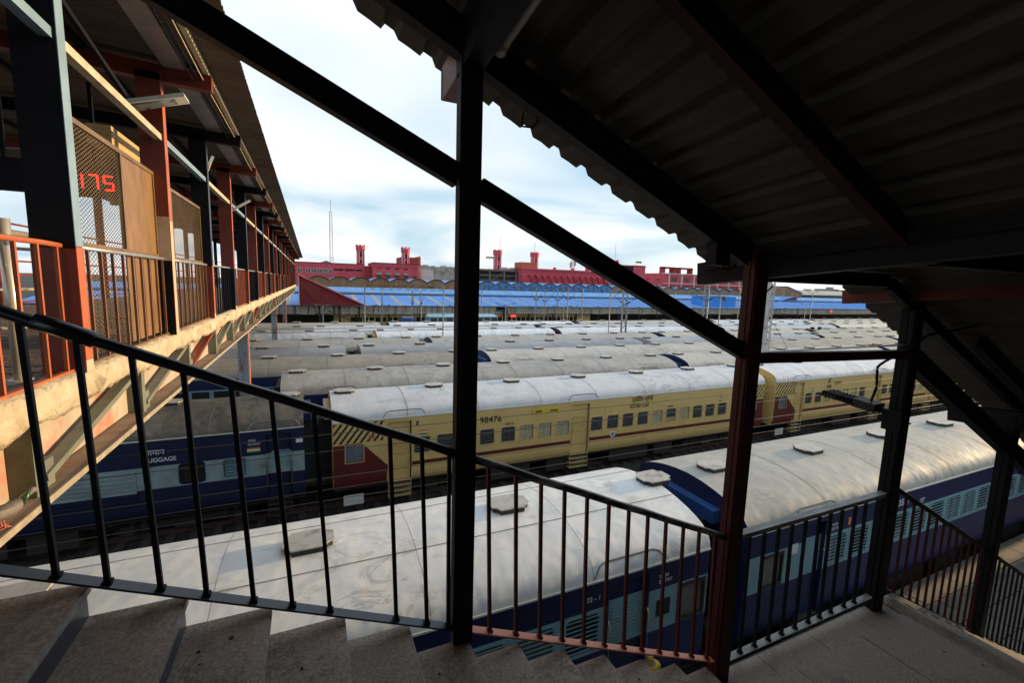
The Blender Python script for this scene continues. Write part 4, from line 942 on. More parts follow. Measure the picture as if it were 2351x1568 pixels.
MB().box(L1-1.22, -HW-.006, 2.28, L1-.90, -HW-.003, 2.60).build('broken_panel', DARK, **kw)
c2, kw = blue_coach(R_SILVER, 2); put(c2, 7.72, 7.19, 'navy and light blue coach with silvery roof behind the landing railing')
write(c2, '43581', .24, 5.2, 2.97, WHT, 1, .003); write(c2, 'SLEEPER\n3 TIER', .07, 6.3, 2.95, WHT); write(c2, 'प्रवेश\nENTRY', .10, 2.7, 2.98, WHT)
MB().box(.95+.4, -HW-.006, 2.62, 1.58, -HW-.003, 2.85).build('notice', WHT, **kw); MB().box(3.3, -HW-.006, 2.9, 3.4, -HW-.003, 3.08).build('notice', SALMON, **kw)
c3 = copy_tree(c2); put(c3, 29.85, 7.19, 'navy coach at the far right of the nearest row, glimpsed beyond the last post')

# ---- the rows behind: simpler coaches, one prototype per livery
WSTRIP = {}
def far_coach(rm, side_m, band_m, end_m, hood_m, prof=PROF, Lc=21.2):
    bands = [(ZB, ZG, 0), (2.02, 2.82, 1)]
    t = coach('parked_coach', Lc, prof, rm, side_m, [side_m, band_m], bands, [], end_m, hood_m, detail=False, v0=.6, vp=3.3, arcs=[1.5, Lc-3.0])
    kw = dict(parent=t, local=True)
    if 'w' not in WSTRIP: WSTRIP['w'] = MB().box(0,-.012,0,.62,-.004,.62).box(-.03,-.008,-.03,.65,-.002,.65,1).mesh([DARK, UNDER])
    for q in range(19): inst(WSTRIP['w'], 'window', t, (2.3+.86*q, -HW, 2.1), absolute=False)
    return t
liv = {}
def get(key):
    if key in liv: return copy_tree(liv[key])
    r, sm, bm2, em, hm, pr, Lc = {
        'grey': (R_GREY, NAVY, SKYB, NAVY, NAVY, PROF, 21.2), 'brown': (R_BROWN, NAVY, SKYB, NAVY, HOODB, PROF, 21.2), 'pale': (R_BEIGE, NAVY, SKYB, NAVY, HOODB, PROF, 21.2),
        'slate': (R_SLATE, GREYL, SKYB, GREYL, CHARG, FLATP, 21.6), 'olive': (roofmat('roof_olive', (.40,.385,.33), (.34,.325,.28), (.28,.26,.2), dent=.1), GREYL, SKYB, UNDER, CHARG, FLATP, 21.6),
        'shiny_y': (R_SHINY, YEL, YEL, YEL, YEL, PROF, 21.2), 'shiny_b': (R_SHINY, NAVY, SKYB, NAVY, NAVY, PROF, 21.2), 'cream': (roofmat('roof_cream', (.62,.58,.51), (.56,.52,.46), (.45,.4,.34), dent=.1), NAVY, SKYB, NAVY, NAVY, PROF, 21.2)}[key]
    liv[key] = far_coach(r, sm, bm2, em, hm, pr, Lc); return liv[key]
RN = {'grey': 'dull grey roofed', 'brown': 'brown-grey roofed', 'pale': 'off-white roofed', 'slate': 'slate grey flat-roofed', 'olive': 'olive grey flat-roofed', 'shiny_y': 'bright silver roofed yellow', 'shiny_b': 'bright silver roofed navy', 'cream': 'cream roofed navy'}
rows_t = [(2, [(-1.2,'grey'),(20.9,'pale'),(43.0,'grey')]),
          (3, [(-12.5,'brown'),(9.7,'pale'),(31.8,'brown'),(53.9,'pale')]),
          (4, [(-19.7,'slate'),(2.75,'slate'),(25.3,'slate'),(47.7,'olive')]),
          (5, [(-14.0,'pale'),(8.1,'pale'),(30.2,'cream'),(52.4,'olive'),(74.8,'cream')]),
          (6, [(-17.2,'shiny_y'),(4.9,'shiny_y'),(22.2,'shiny_b'),(44.3,'shiny_b'),(66.4,'cream'),(88.5,'cream')]),
          (7, [(-21.5,'pale'),(.2,'shiny_b'),(22.3,'shiny_b'),(44.4,'shiny_b'),(66.5,'cream'),(88.6,'cream')]),
          (8, [(-15,'pale'),(7.1,'shiny_b'),(29.2,'cream'),(51.3,'shiny_b'),(73.4,'pale'),(95.5,'cream')])]
for ri, lst in rows_t:
    for q, (x, key) in enumerate(lst):
        t = get(key); sx = .782 if (ri == 6 and q == 1) else 1.0
        put(t, x, TRACKS[ri], f'{RN[key]} coach, {ORD[q]} from the left in the {ORD[ri]} row of trains', sx=sx)
yb = get('shiny_y'); put(yb, 3.0, TRACKS[9], 'yellow coach in the shade under the station canopy, left one')
yb2 = get('shiny_y'); put(yb2, 25.1, TRACKS[9], 'yellow coach in the shade under the station canopy, right one')
for k, y in enumerate(TRACKS):
    if k == 1: continue
    b = MB()
    for s in (-.838, .838): b.box(-60, y+s-.035, -8.35, 170, y+s+.035, -8.101)
    tag(b.build('track_rails', RAILM), kind='structure')

# ------------------------------------------------------------------ station side of the yard
BLUE1 = mat('blue_roof_sheet', (.035,.24,.70), (.03,.20,.62), rough=.5, scale=.3, stretch=(1,.3,1), c3=(.10,.30,.64), s3=.25, lo3=.5, hi3=.8)
BLUE2 = mat('blue_ridge_sheet', (.12,.33,.66), (.09,.27,.60), rough=.45, scale=.4)
SKYL = mat('skylight_sheet', (.33,.34,.32), (.26,.27,.26), rough=.5, scale=.6)
BLUEW = mat('blue_wall_sheet', (.05,.27,.72), (.04,.23,.62), rough=.5, scale=.5)
VALANCE = mat('weathered_valance', (.50,.46,.40), (.36,.33,.28), rough=.85, scale=1.2, stretch=(4,1,.3), c3=(.04,.038,.034), s3=.6, lo3=.52, hi3=.64, st3=(6,1,.4))
VAL_D = mat('valance_soot', (.035,.032,.028), (.06,.055,.048), rough=.9, scale=2)
PINKR = mat('pink_roof_sheet', (.50,.16,.17), (.42,.12,.13), rough=.6, scale=1.2)
REDW = mat('crimson_wall_sheet', (.23,.012,.028), (.19,.010,.022), rough=.55, scale=.7)
BRICKR = mat('station_red_wash', (.64,.095,.13), (.55,.075,.105), rough=.85, scale=.35, c3=(.42,.065,.08), s3=.5, lo3=.5, hi3=.75, st3=(1,1,.5))
BRICKD = mat('station_dark_red', (.38,.055,.06), (.28,.04,.044), rough=.85, scale=.5)
ORBLK = mat('orange_wall', (.50,.14,.07), (.42,.11,.055), rough=.85, scale=.7)
WHITEW = mat('white_trim', (.62,.58,.55), (.52,.48,.46), rough=.8)
RUIN = mat('ruined_plaster', (.42,.39,.35), (.30,.27,.24), rough=.9, scale=.5, c3=(.18,.14,.11), s3=.5, lo3=.5, hi3=.7)
FRAMEC = mat('concrete_frame', (.24,.22,.20), (.17,.155,.14), rough=.9, scale=.7)
RUSTY = mat('rusty_sheet', (.24,.115,.045), (.30,.20,.12), rough=.85, scale=.6, stretch=(1.5,1,.4), c3=(.34,.29,.23), s3=.35, lo3=.55, hi3=.75, st3=(1.5,1,.5))
GLASSD = mat('dark_pane', (.03,.032,.036), (.05,.05,.055), rough=.2)
FX = lambda u, v, Y: (lambda p: (p.x, p.z))(at(u, v, Y=Y))
STG = -8.1
plane_struct('station_platform', -40, 49.3, 190, 57.6, -7.3, PLAT, 1.05)
plane_struct('station_forecourt', -40, 72.3, 220, 76, -7.3, PLAT, 1.05)
# main platform canopy: blue sheet roof with skylight strips, raised ridge, weathered valance
cn = thing('platform_canopy', (60, 72, -7.3), 'long blue platform canopy with weathered grey valance across the yard', 'canopy')
ev, er = (-30, 175), (67.0, 78.0)
zev = -3.55
sheets = []
x = ev[0]; k = 0
while x < 128:
    w_ = 3.05
    MB().box(x, er[0], zev, x+w_-.02, er[0]+.01, zev+.02)
    def slope_panel(xa, xb, m, nm, lift=0.0):
        b = MB(); pts = []; nn = max(2, int((xb-xa)/.17)); 
        for i in range(nn+1):
            px_ = xa+(xb-xa)*i/nn; dz = .02 if i % 2 else -.02; pts.append((px_, dz))
        vs_ = [(p, er[0], zev+d_+lift) for p, d_ in pts]+[(p, er[1], -2.3+d_+lift) for p, d_ in pts]; n_ = len(pts)
        b.add(vs_, [(i, i+1, n_+i+1, n_+i) for i in range(n_-1)]); b.build(nm, m, cn)
    slope_panel(x, x+2.35, BLUE1, 'roof_panel'); slope_panel(x+2.35, x+3.05, SKYL, 'skylight_panel'); x += 3.05; k += 1
slope_panel(128.1, 175, BLUE1, 'roof_panel')
# eave strip and valance of hanging corrugated sheets, two sheets missing
MB().box(-30, 66.8, zev-.04, 175, 67.0, zev+.05).build('eave_strip', BLUE2, cn)
x = -30; k = 0; vz = {}
while x < 150:
    w_ = 1.9
    if k not in (30,):
        b = MB(); nn = 22; zb_ = zev-1.22+rng.uniform(-.06,.05)
        P = [(x+w_*i/nn, 67.1+(.04 if i % 2 else -.04)) for i in range(nn+1)]
        b.add([(p[0], p[1], zev-.04) for p in P]+[(p[0], p[1], zb_) for p in P], [(i, i+1, nn+2+i, nn+1+i) for i in range(nn)])
        b.build('valance_sheet', VALANCE, cn)
    x += w_+.01; k += 1
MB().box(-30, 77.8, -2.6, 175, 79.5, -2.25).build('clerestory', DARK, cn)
b = MB().add([(-30,78.6,-1.98),(175,78.6,-1.98),(175,81.0,-1.2),(-30,81.0,-1.2)], [(0,1,2,3)]).add([(-30,81.0,-1.2),(175,81.0,-1.2),(175,84,-2.1),(-30,84,-2.1)], [(0,1,2,3)])
b.box(-30, 78.5, -2.12, 175, 78.6, -1.95); b.build('ridge_roof', BLUE2, cn)
for q in range(32): MB().box(-8+4.6*q, 67.35, -8.36, -7.75+4.6*q, 67.6, -3.4).build('column', UNDER, cn)
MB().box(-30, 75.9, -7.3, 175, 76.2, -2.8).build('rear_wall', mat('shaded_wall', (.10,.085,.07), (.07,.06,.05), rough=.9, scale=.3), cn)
# second train shed behind: row of barrel vaults
vt = thing('barrel_vault_shed', (40, 94, -7.3), 'shed roofed with a row of small blue barrel vaults', 'shed')
def vault(x0, x1, kind):
    n_ = 12; P = []
    for i in range(n_+1):
        t_ = i/n_; P.append((x0+(x1-x0)*t_, -.18+.78*math.sin(math.pi*t_)**.8))
    b = MB().add([(p[0], 92, p[1]) for p in P]+[(p[0], 100, p[1]) for p in P], [(i, i+1, n_+2+i, n_+1+i) for i in range(n_)])
    b.build('vault_roof', BLUE2, vt, smooth=True)
    r_ = MB()
    for (p, q) in zip(P[:-1], P[1:]): r_.add([(p[0],91.9,p[1]-.07),(q[0],91.9,q[1]-.07),(q[0],91.9,q[1]+.06),(p[0],91.9,p[1]+.06),(p[0],92.3,p[1]+.06),(q[0],92.3,q[1]+.06)], [(0,1,2,3),(3,2,5,4)])
    r_.build('vault_rim', NAVY_P, vt)
    m = RUSTY if kind == 'rust' else BLUEW if kind == 'blue' else mat('brown_sheet', (.30,.24,.17), (.22,.17,.12), rough=.9, scale=.6)
    MB().add([(x0,92.1,-3.2),(x1,92.1,-3.2)]+[(p[0], 92.1, p[1]) for p in P[::-1]], [tuple(range(n_+3))]).build('gable_sheet', m, vt)
    if kind == 'blue':
        for f in (.22, .62): MB().box(x0+f*(x1-x0), 91.95, -3.0, x0+f*(x1-x0)+.55, 92.05, .12).build('louvre_strip', FRAMEC, vt)
x = -.35; 
while x < 33.2: vault(x, x+3.73, 'rust'); x += 3.73
while x < 68: vault(x, x+3.9, 'blue'); x += 3.9
while x < 112: vault(x, x+4.1, 'brown'); x += 4.1

# ---- buildings beyond the shed
def window(b_t, xa, xb, za, zb_, y, m=GLASSD, fm=WHITEW, mull=0, name='window'):
    w0 = MB().box(xa, y-.02, za, xb, y+.15, zb_).build(name, m, b_t)
    f = MB(); t_ = .07
    f.box(xa-t_, y-.08, za-t_, xa, y-.02, zb_+t_).box(xb, y-.08, za-t_, xb+t_, y-.02, zb_+t_).box(xa, y-.08, zb_, xb, y-.02, zb_+t_).box(xa, y-.08, za-t_, xb, y-.02, za)
    for k_ in range(mull): xm = xa+(xb-xa)*(k_+1)/(mull+1); f.box(xm-.03, y-.07, za, xm+.03, y-.022, zb_)
    f.build('frame', fm, w0)
b1 = thing('long_red_building', (5, 114, STG), 'low red station building with a window row and dark slots, left of the square one', 'building')
MB().box(-9, 112, STG, 11.9, 122, 3.65).build('wall', BRICKR, b1); MB().box(-9, 111.9, 3.65, 12.0, 122, 3.8).build('parapet', BRICKD, b1)
for xa in (-4.0,-2.4,-.7,.55,1.85,3.1,3.86): window(b1, xa, xa+.85, 1.4, 2.35, 112, fm=WHITEW, mull=2)
for xa, xb in ((5.07,7.2),(7.5,9.65),(9.95,11.3)): MB().box(xa, 111.97, 2.12, xb, 112.2, 2.5).build('slot', DARK, b1)
MB().prism([(2.2,114,3.8),(5.0,114,3.8),(3.6,114,4.35)], (0,4,0)).build('roof_monitor', FRAMEC, b1)
MB().box(10.3,113,3.8,11.1,114,4.15).build('roof_tank', BRICKD, b1)
b2 = thing('square_red_building', (18, 112, STG), 'square red building with awnings over small windows', 'building')
MB().box(13.4, 108, STG, 23.8, 118, 4.15).build('wall', BRICKR, b2); MB().box(13.25, 107.85, 3.98, 23.95, 118.1, 4.2).box(13.3, 107.9, 3.3, 23.9, 108, 3.42).build('cornice', BRICKD, b2)
MB().box(11.95, 110.5, STG, 13.4, 118, 3.4).build('wall', BRICKD, b2)
for k in range(5):
    xa = 14.2+2.05*k
    window(b2, xa, xa+.85, -.2, 1.35, 108, fm=BRICKD)
    if k < 4: MB().prism([(xa-.15,108,1.95),(xa-.15,107.35,1.45),(xa-.15,107.4,1.40),(xa-.15,108,1.85)], (1.2,0,0)).build('awning', FRAMEC, b2)
    MB().box(xa-.1, 107.96, 2.75, xa+.95, 108.1, 3.02).build('slot', BRICKD if k in (0,4) else DARK, b2)
for k in range(4): MB().box(12.2+.3*k, 110.44, .3, 12.26+.3*k, 110.5, 3.2).build('drain_pipe', BRICKD, b2)
b3 = thing('roof_block', (25, 124, STG), 'red block with its sunlit side coloured orange, above the ruined white wall', 'building')
MB().box(22.0, 120, STG, 26.5, 128, 6.25).build('wall', BRICKD, b3); MB().box(26.5, 120.02, STG, 27.0, 128, 6.2).box(21.9,119.9,6.25,26.6,128.1,6.35).build('side_wall', ORBLK, b3)  # low sunlight put into the side's orange, front kept dark red
for k in range(5): MB().box(26.6, 120.2+1.6*k, 6.2, 27.0, 120.8+1.6*k, 6.75).build('merlon', ORBLK, b3)
b4 = thing('ruined_wall', (29, 112, STG), 'ruined whitewashed building left of the central post', 'building')
MB().box(23.97, 110, STG, 34, 116, 3.6).build('wall', RUIN, b4)
b = MB(); x = 24
while x < 34: b.box(x, 110.2, 3.6, x+.5, 114, 3.6+rng.uniform(.15,.65)); x += .55
b.build('broken_top', RUIN, b4)
MB().box(24.9,109.95,.2,27.9,110.02,3.0).build('white_patch', WHITEW, b4)
for xa in (26.8, 29.6, 31.5): window(b4, xa, xa+.7, -.2, .7, 110, fm=FRAMEC)
MB().box(34.05, 111, STG, 40.3, 117, 3.3).build('wall', FRAMEC, b4)
b5 = thing('concrete_frame_building', (46, 114, STG), 'unfinished concrete frame building right of the central post', 'building')
MB().box(40.4, 113.5, STG, 51.6, 120, 3.5).build('dark_core', mat('frame_void', (.035,.035,.038), (.05,.05,.05), rough=.9), b5)
MB().box(40.3, 112, 3.45, 51.8, 120, 3.95).build('roof_slab', mat('brown_slab', (.24,.13,.10), (.19,.11,.09), rough=.9), b5)
for xx_ in (40.5, 43.5, 47.7, 51.2): MB().box(xx_, 112.1, STG, xx_+.3, 112.5, 3.45).build('column', FRAMEC, b5)
for zz_ in (2.2, .9, -.4): MB().box(40.4, 112.15, zz_, 51.6, 112.4, zz_+.22).build('beam', FRAMEC, b5)
for k in range(9): MB().box(40.6, 112.6, .3+.33*k, 51.4, 112.64, .34+.33*k).build('scaffold_pole', FRAMEC, b5)
MB().bar((43.8,112.05,.9),(47.6,112.05,3.2),.08,.12).build('brace', FRAMEC, b5)
for xa, w_ in ((47.6,1.6),(50.4,1.0)): MB().box(xa, 113, 3.95, xa+w_, 115, 4.6).build('roof_tank', GALV, b5)
b6 = thing('arcaded_red_building', (66, 112, STG), 'long red station building with pointed blind arches behind the blue sheds', 'building')
MB().box(51.85, 108.5, STG, 90.5, 120, 4.3).build('wall', BRICKR, b6)
MB().box(51.75, 108.2, 4.1, 90.5, 120, 4.5).box(51.8, 108.35, 3.5, 90.5, 108.5, 3.6).build('cornice', BRICKR, b6)
for k in range(13):
    xa = 52.2+1.98*k; P = []
    for i in range(9):
        t_ = i/8; P.append((xa+.12+(1.74)*t_, .9+1.95*(1-abs(2*t_-1)**1.8)))
    b = MB()
    for (p, q) in zip(P[:-1], P[1:]): b.prism([(p[0],108.0,p[1]),(q[0],108.0,q[1]),(q[0],108.0,q[1]+.2),(p[0],108.0,p[1]+.2)], (0,.49,0))
    b.box(xa-.04, 108.0, -1.0, xa+.16, 108.49, .95); b.build('arch_moulding', BRICKR, b6)
    window(b6, xa+.6, xa+1.35, -.6, .62, 108.5, fm=WHITEW if k > 5 else BRICKD, mull=1)
for k in range(5):
    xa = 78.5+2.3*k; MB().prism([(xa,108.5,1.5),(xa,107.7,1.0),(xa,107.75,.94),(xa,108.5,1.4)], (1.1,0,0)).build('awning', FRAMEC, b6); MB().box(xa-.1,108.3,2.9,xa+1.2,108.5,3.05).build('ledge', BRICKD, b6)
MB().box(51.6, 110, 4.5, 56.3, 114, 6.1).build('roof_room', ORBLK, b6)
for xa, zt_ in ((72.0,6.2),(61.5,5.1),(67.3,5.0)): MB().box(xa, 109, 4.5, xa+.9 if zt_ > 6 else xa+.4, 110, zt_).build('chimney', BRICKR, b6)
b7 = thing('tall_red_block', (88, 110, STG), 'tall red block with an open loggia right of the arcade', 'building')
MB().box(86.4, 106.5, STG, 90.7, 114, 6.7).build('wall', BRICKR, b7); MB().box(81.6, 106.6, STG, 86.4, 114, 5.0).build('wall', BRICKR, b7)
MB().box(81.8, 106.7, 5.0, 83.6, 109, 6.4).build('stair_turret', BRICKD, b7); MB().box(83.8, 106.55, 4.5, 86.2, 107, 6.2).build('loggia', DARK, b7); MB().box(82,106.4,6.3,90.8,114.1,6.6).build('parapet', BRICKD, b7)
b8 = thing('red_annex', (95, 110, STG), 'plain red annex with small awnings', 'building')
MB().box(90.75, 107.5, STG, 98.7, 116, 4.4).build('wall', BRICKR, b8)
for k in range(3): xa = 92.6+1.9*k; MB().prism([(xa,107.5,1.4),(xa,106.8,.9),(xa,106.85,.84),(xa,107.5,1.3)], (1.1,0,0)).build('awning', FRAMEC, b8); window(b8, xa+.1, xa+.95, -.2, .8, 107.5, fm=BRICKD)
for k in range(2): MB().box(92.3+3.9*k,107.3,3.0,93.6+3.9*k,107.5,3.12).build('ledge', BRICKD, b8)
b9 = thing('gridded_red_building', (116, 112, STG), 'red building with a white concrete grid at the right', 'building')
MB().box(98.8, 109, STG, 150, 120, 4.9).build('wall', BRICKR, b9)
for k in range(9): MB().box(102+5.2*k, 108.6, STG, 102.4+5.2*k, 109, 4.9).build('white_column', WHITEW, b9)
for z in (4.75, 1.7): MB().box(98.8, 108.5, z, 150, 108.62, z+.25).build('white_band', WHITEW, b9)
for k in range(9):
    for z in (2.6, -.2): window(b9, 103.4+5.2*k, 105.6+5.2*k, z, z+1.2, 109, fm=BRICKD, mull=1)
for xa, w_ in ((101,4),(107.5,5),(120,4),(131,5)):
    MB().box(xa, 110, 4.9, xa+.6, 112, 7.0).box(xa+w_, 110, 4.9, xa+w_+.6, 112, 7.0).box(xa, 110, 6.5, xa+w_+.6, 112, 7.0).build('roof_frame', BRICKD, b9)
# crenellated towers
def tower(xc, zt_, zb_, label, r=.95, y=118.0):
    t = thing('crenellated_tower', (xc, y, STG), label, 'tower', 'crenellated red towers of the station'); n_ = 8
    ring = lambda rr, z, ph=.39: [(xc+rr*math.cos(2*math.pi*k/n_+ph), y+rr*math.sin(2*math.pi*k/n_+ph), z) for k in range(n_)]
    MB().prism(ring(r, STG), (0,0,zt_-1.05-STG)).build('shaft', BRICKR, t); MB().prism(ring(r*1.22, zt_-1.25), (0,0,.85)).build('cap', BRICKR, t)
    for k in range(n_):
        a = 2*math.pi*k/n_+.39; a2 = 2*math.pi*(k+.55)/n_+.39
        P = [(xc+r*1.22*math.cos(q), y+r*1.22*math.sin(q), zt_-.4) for q in (a, a2)]+[(xc+r*.95*math.cos(q), y+r*.95*math.sin(q), zt_-.4) for q in (a2, a)]
        MB().prism(P, (0,0,.42)).build('merlon', BRICKR, t)
        p = ring(r*1.0, 0)[k]; MB().box(p[0]-.06, p[1]-.06, zb_, p[0]+.06, p[1]+.06, zt_-1.26).build('white_rib', WHITEW, t)
    f = ring(r*.93, 0); m_ = ((f[5][0]+f[6][0])/2, (f[5][1]+f[6][1])/2)
    MB().box(m_[0]-.2, m_[1]-.14, zt_-2.9, m_[0]+.2, m_[1]+.1, zt_-1.7).box(m_[0]-.2, m_[1]-.14, zb_+.2, m_[0]+.2, m_[1]+.1, zb_+.9).build('slit_window', DARK, t)
    return t
tower(11.6, 8.65, 4.0, 'crenellated red tower above the long red building, leftmost of the five')
tower(22.6, 8.7, 4.3, 'crenellated red tower behind the orange block, second from the left')
t3 = tower(48.1, 9.5, 4.3, 'crenellated red tower just right of the central post', 1.05)
t4 = tower(59.7, 9.5, 4.4, 'crenellated red tower above the left end of the arcade', 1.07)
t5 = tower(88.2, 8.6, 4.0, 'crenellated red tower beside the diagonal beam, rightmost of the five', 1.08)
for (xx_, zt_, tw) in ((48.8,13.2,t3),(59.7,12.6,t4),(88.2,13.4,t5)): MB().box(xx_-.04,117.96,zt_-4.2,xx_+.04,118.04,zt_).build('lightning_rod', GALV, tw)
# lattice mast and antennas
def lattice(b, xc, y, z0, z1, w0, w1, steps, t=.05):
    c = [(-1,-1),(1,-1),(1,1),(-1,1)]
    for (a, d_) in c: b.bar((xc+a*w0/2, y+d_*w0/2, z0), (xc+a*w1/2, y+d_*w1/2, z1), t, t)
    for k in range(steps):
        f0, f1 = k/steps, (k+1)/steps; za, zb_ = z0+(z1-z0)*f0, z0+(z1-z0)*f1; wa, wb = w0+(w1-w0)*f0, w0+(w1-w0)*f1
        for q in range(4):
            (a, d_), (a2, d2) = c[q], c[(q+1) % 4]
            if k % 2: (a, d_), (a2, d2) = (a2, d2), (a, d_)
            b.bar((xc+a*wa/2, y+d_*wa/2, za), (xc+a2*wb/2, y+d2*wb/2, zb_), t*.7, t*.7)
    return b
MASTM = mat('mast_steel', (.34,.33,.33), (.44,.30,.28), rough=.6, scale=.3)
ms = lattice(MB(), 6.3, 150, STG, 20.5, 1.1, .7, 30, .09).bar((6.3,150,20.5),(6.3,150,24),.12,.12).build('radio_mast', MASTM, loc=(6.3,150,STG)); tag(ms, 'tall thin lattice radio mast against the sky', 'mast')
ms2 = lattice(MB(), 77, 125, 3, 8.2, 1.2, .8, 8, .09).box(76,124.6,6.2,76.4,125.2,7.6).box(77.6,124.6,6.6,78,125.2,8).build('cell_tower', MASTM, loc=(77,125,3)); tag(ms2, 'small phone antenna tower on the arcade roof', 'antenna')
def floodmast(u, vt, vb, Y, label):
    p = at(u, vt, Y=Y); t = thing('floodlight_mast', (p.x, Y, 4), label, 'light'); MB().path([(p.x, Y, 3.5), (p.x, Y, p.z)], .09, 6).build('pole', GALV, t)
    for k in range(5): MB().box(p.x-1.0+.45*k, Y-.3, p.z-.3+.12*(k % 2), p.x-.75+.45*k, Y+.1, p.z+.05+.12*(k % 2)).build('lamp', UNDER, t)
    MB().box(p.x-1.1, Y-.05, p.z-.4, p.x+1.1, Y+.05, p.z-.3).build('crossarm', GALV, t)
floodmast(1124, 590, 616, 114, 'floodlight mast left of the third tower')
floodmast(1466, 601, 612, 112, 'floodlight mast on top of the tall red block')
# end of the footbridge: crimson clad stair with pink sloping roof
ps = thing('clad_stairway', (3, 68, -7.3), 'crimson corrugated stair cladding with a pink sloping roof at the bridge end', 'stairway')
b = MB(); nn = 70
for i in range(nn):
    xa, xb = -1.3+8.5*i/nn, -1.3+8.5*(i+1)/nn; ya = 66.5+(.05 if i % 2 else 0)
    top = lambda x_: .42-(x_+1.3)*.476
    b.add([(xa,ya,-3.62),(xb,66.5+(.05 if (i+1) % 2 else 0),-3.62),(xb,66.5+(.05 if (i+1) % 2 else 0),top(xb)),(xa,ya,top(xa))], [(0,1,2,3)])
b.build('corrugated_side', REDW, ps)
MB().prism([(-1.5,66.2,.62),(7.6,66.2,-3.71),(7.6,66.2,-3.85),(-1.5,66.2,.46)], (0,4.5,0)).build('sloping_roof', PINKR, ps)
b = MB()
for i in range(60): b.bar((-1.4+.15*i, 66.18, .60-.0714*i), (-1.4+.15*i, 70.7, .60-.0714*i+.02), .06, .07)
b.build('roof_ribs', PINKR, ps)
MB().bar((-.6,66.4,-1.6),(1.4,66.4,-3.5),.06,.06).bar((-.3,66.4,-1.5),(1.7,66.4,-3.5),.06,.06).build('external_ladder', ORANGE, ps)
MB().box(-1.4, 66.3, -3.6, -1.3, 66.5, .3).build('corner_trim', WHITEW, ps)
for k in range(3): MB().box(1+2.6*k, 67, -7.3, 1.25+2.6*k, 67.3, -3.6).build('support', UNDER, ps)
MB().bar((2.2,65.8,-4.2),(8.4,65.8,-7.2),.5,.12).build('stair_flight', UNDER, ps)
# small blue cabin and sheds to the right
cbn = thing('blue_cabin', (80, 70, -3.3), 'bright blue sheet-metal cabin standing on the canopy eave', 'cabin')
MB().box(75.3, 69.5, -3.75, 84.6, 73, -1.25).build('wall', BLUEW, cbn); MB().prism([(75.1,69.3,-1.2),(84.9,69.3,-1.0),(84.9,69.3,-.9),(75.1,69.3,-1.1)], (0,4,0)).build('roof', BLUE2, cbn)
MB().prism([(79.3,69.45,-1.3),(81.3,69.45,-1.3),(81.5,69.45,-2.3)], (0,.04,0)).build('opening', NAVY_P, cbn)
for k in range(30): MB().box(75.4+.31*k, 69.46, -3.7, 75.46+.31*k, 69.5, -1.3).build('rib', BLUEW, cbn)
rs = thing('rusty_shed', (124, 88, -7.3), 'tall rust-brown sheet shed near the right end of the canopy', 'shed')
MB().prism([(116.5,85,-6),(130.2,85,-6),(130.2,85,-.2),(124,85,1.5),(120.9,85,1.6),(116.5,85,-.25)], (0,12,0)).build('wall', RUSTY, rs)
MB().prism([(123.6,84.8,1.7),(130.6,84.8,-.15),(130.6,84.8,0),(123.6,84.8,1.85)], (0,12,0)).build('roof', BLUE2, rs)
gs = thing('grey_goods_hall', (142, 90, -7.3), 'grey goods hall with dark bays under a pale roof', 'building')
MB().box(130.5, 86, -7.3, 175, 97, -.6).build('wall', mat('grey_hall', (.085,.085,.09), (.12,.115,.11), rough=.9, scale=.3), gs); MB().prism([(130,85.2,-.55),(176,85.2,-.35),(176,85.2,-.15),(130,85.2,-.35)], (0,8,1.2)).build('roof', mat('pale_roof', (.42,.41,.36), (.35,.34,.3), rough=.7), gs)
for k in range(8): MB().box(132+5*k, 85.9, -4, 133.6+5*k, 86, -1.2).build('pale_bay', GREYL, gs)
pt = thing('pink_shed', (155, 84, -7.3), 'pink hipped shed roof at the far right of the canopy', 'shed')
MB().add([(146,80,-4.6),(162,80,-4.6),(162,88,-4.6),(146,88,-4.6),(151,83.5,-2.5),(158,83.5,-2.5)], [(0,1,5,4),(1,2,5),(2,3,4,5),(3,0,4),(0,3,2,1)]).build('roof', PINKR, pt); MB().box(147,80.5,-7.3,161,87.5,-4.62).build('wall', REDW, pt)
bc = thing('blue_curved_roof', (118, 80, -4), 'curved blue sheet roof beside the rusty shed', 'roof')
b = MB(); P = [(108,-3.0),(111,-2.3),(114,-1.5),(117,-1.0),(119.5,-1.3)]
for p, q in zip(P[:-1], P[1:]): b.add([(p[0],78,p[1]),(q[0],78,q[1]),(q[0],84,q[1]),(p[0],84,p[1])], [(0,1,2,3)])
b.build('sheet', BLUEW, bc); MB().prism([(109,79,-3.4),(119.3,79,-3.4),(119.3,79,-1.4),(117,79,-1.15),(112,79,-2.2)], (0,.3,0)).build('side', REDW, bc)
# hazy town beyond
TOWN = mat('distant_wall', (.34,.30,.27), (.26,.23,.21), rough=.9, scale=.02)
rt = random.Random(11)
for k in range(16):
    y = rt.uniform(230, 420); x = y*(1.55+.075*k)+rt.uniform(-6,6); w_ = rt.uniform(9,24); h_ = rt.uniform(.2, 4.2)+y*.004
    bt = thing('distant_house', (x, y, STG), f'pale distant house on the skyline at the right, {ORD[k]} of the row', 'building', 'distant houses on the skyline')
    MB().box(x, y, STG, x+w_, y+12, h_).build('wall', TOWN, bt); MB().box(x+w_*.2, y+1, h_, x+w_*.45, y+6, h_+rt.uniform(.8,2)).build('roof_room', TOWN, bt)
    for q in range(4): MB().box(x+w_*(.1+.22*q), y-.05, h_-2.2, x+w_*(.1+.22*q)+1.2, y, h_-.9).build('window', GLASSD, bt)
LEAF = mat('distant_foliage', (.06,.075,.035), (.035,.05,.02), rough=.9, scale=.3)
BARK = mat('bark', (.08,.06,.045), (.06,.045,.03), rough=.9)
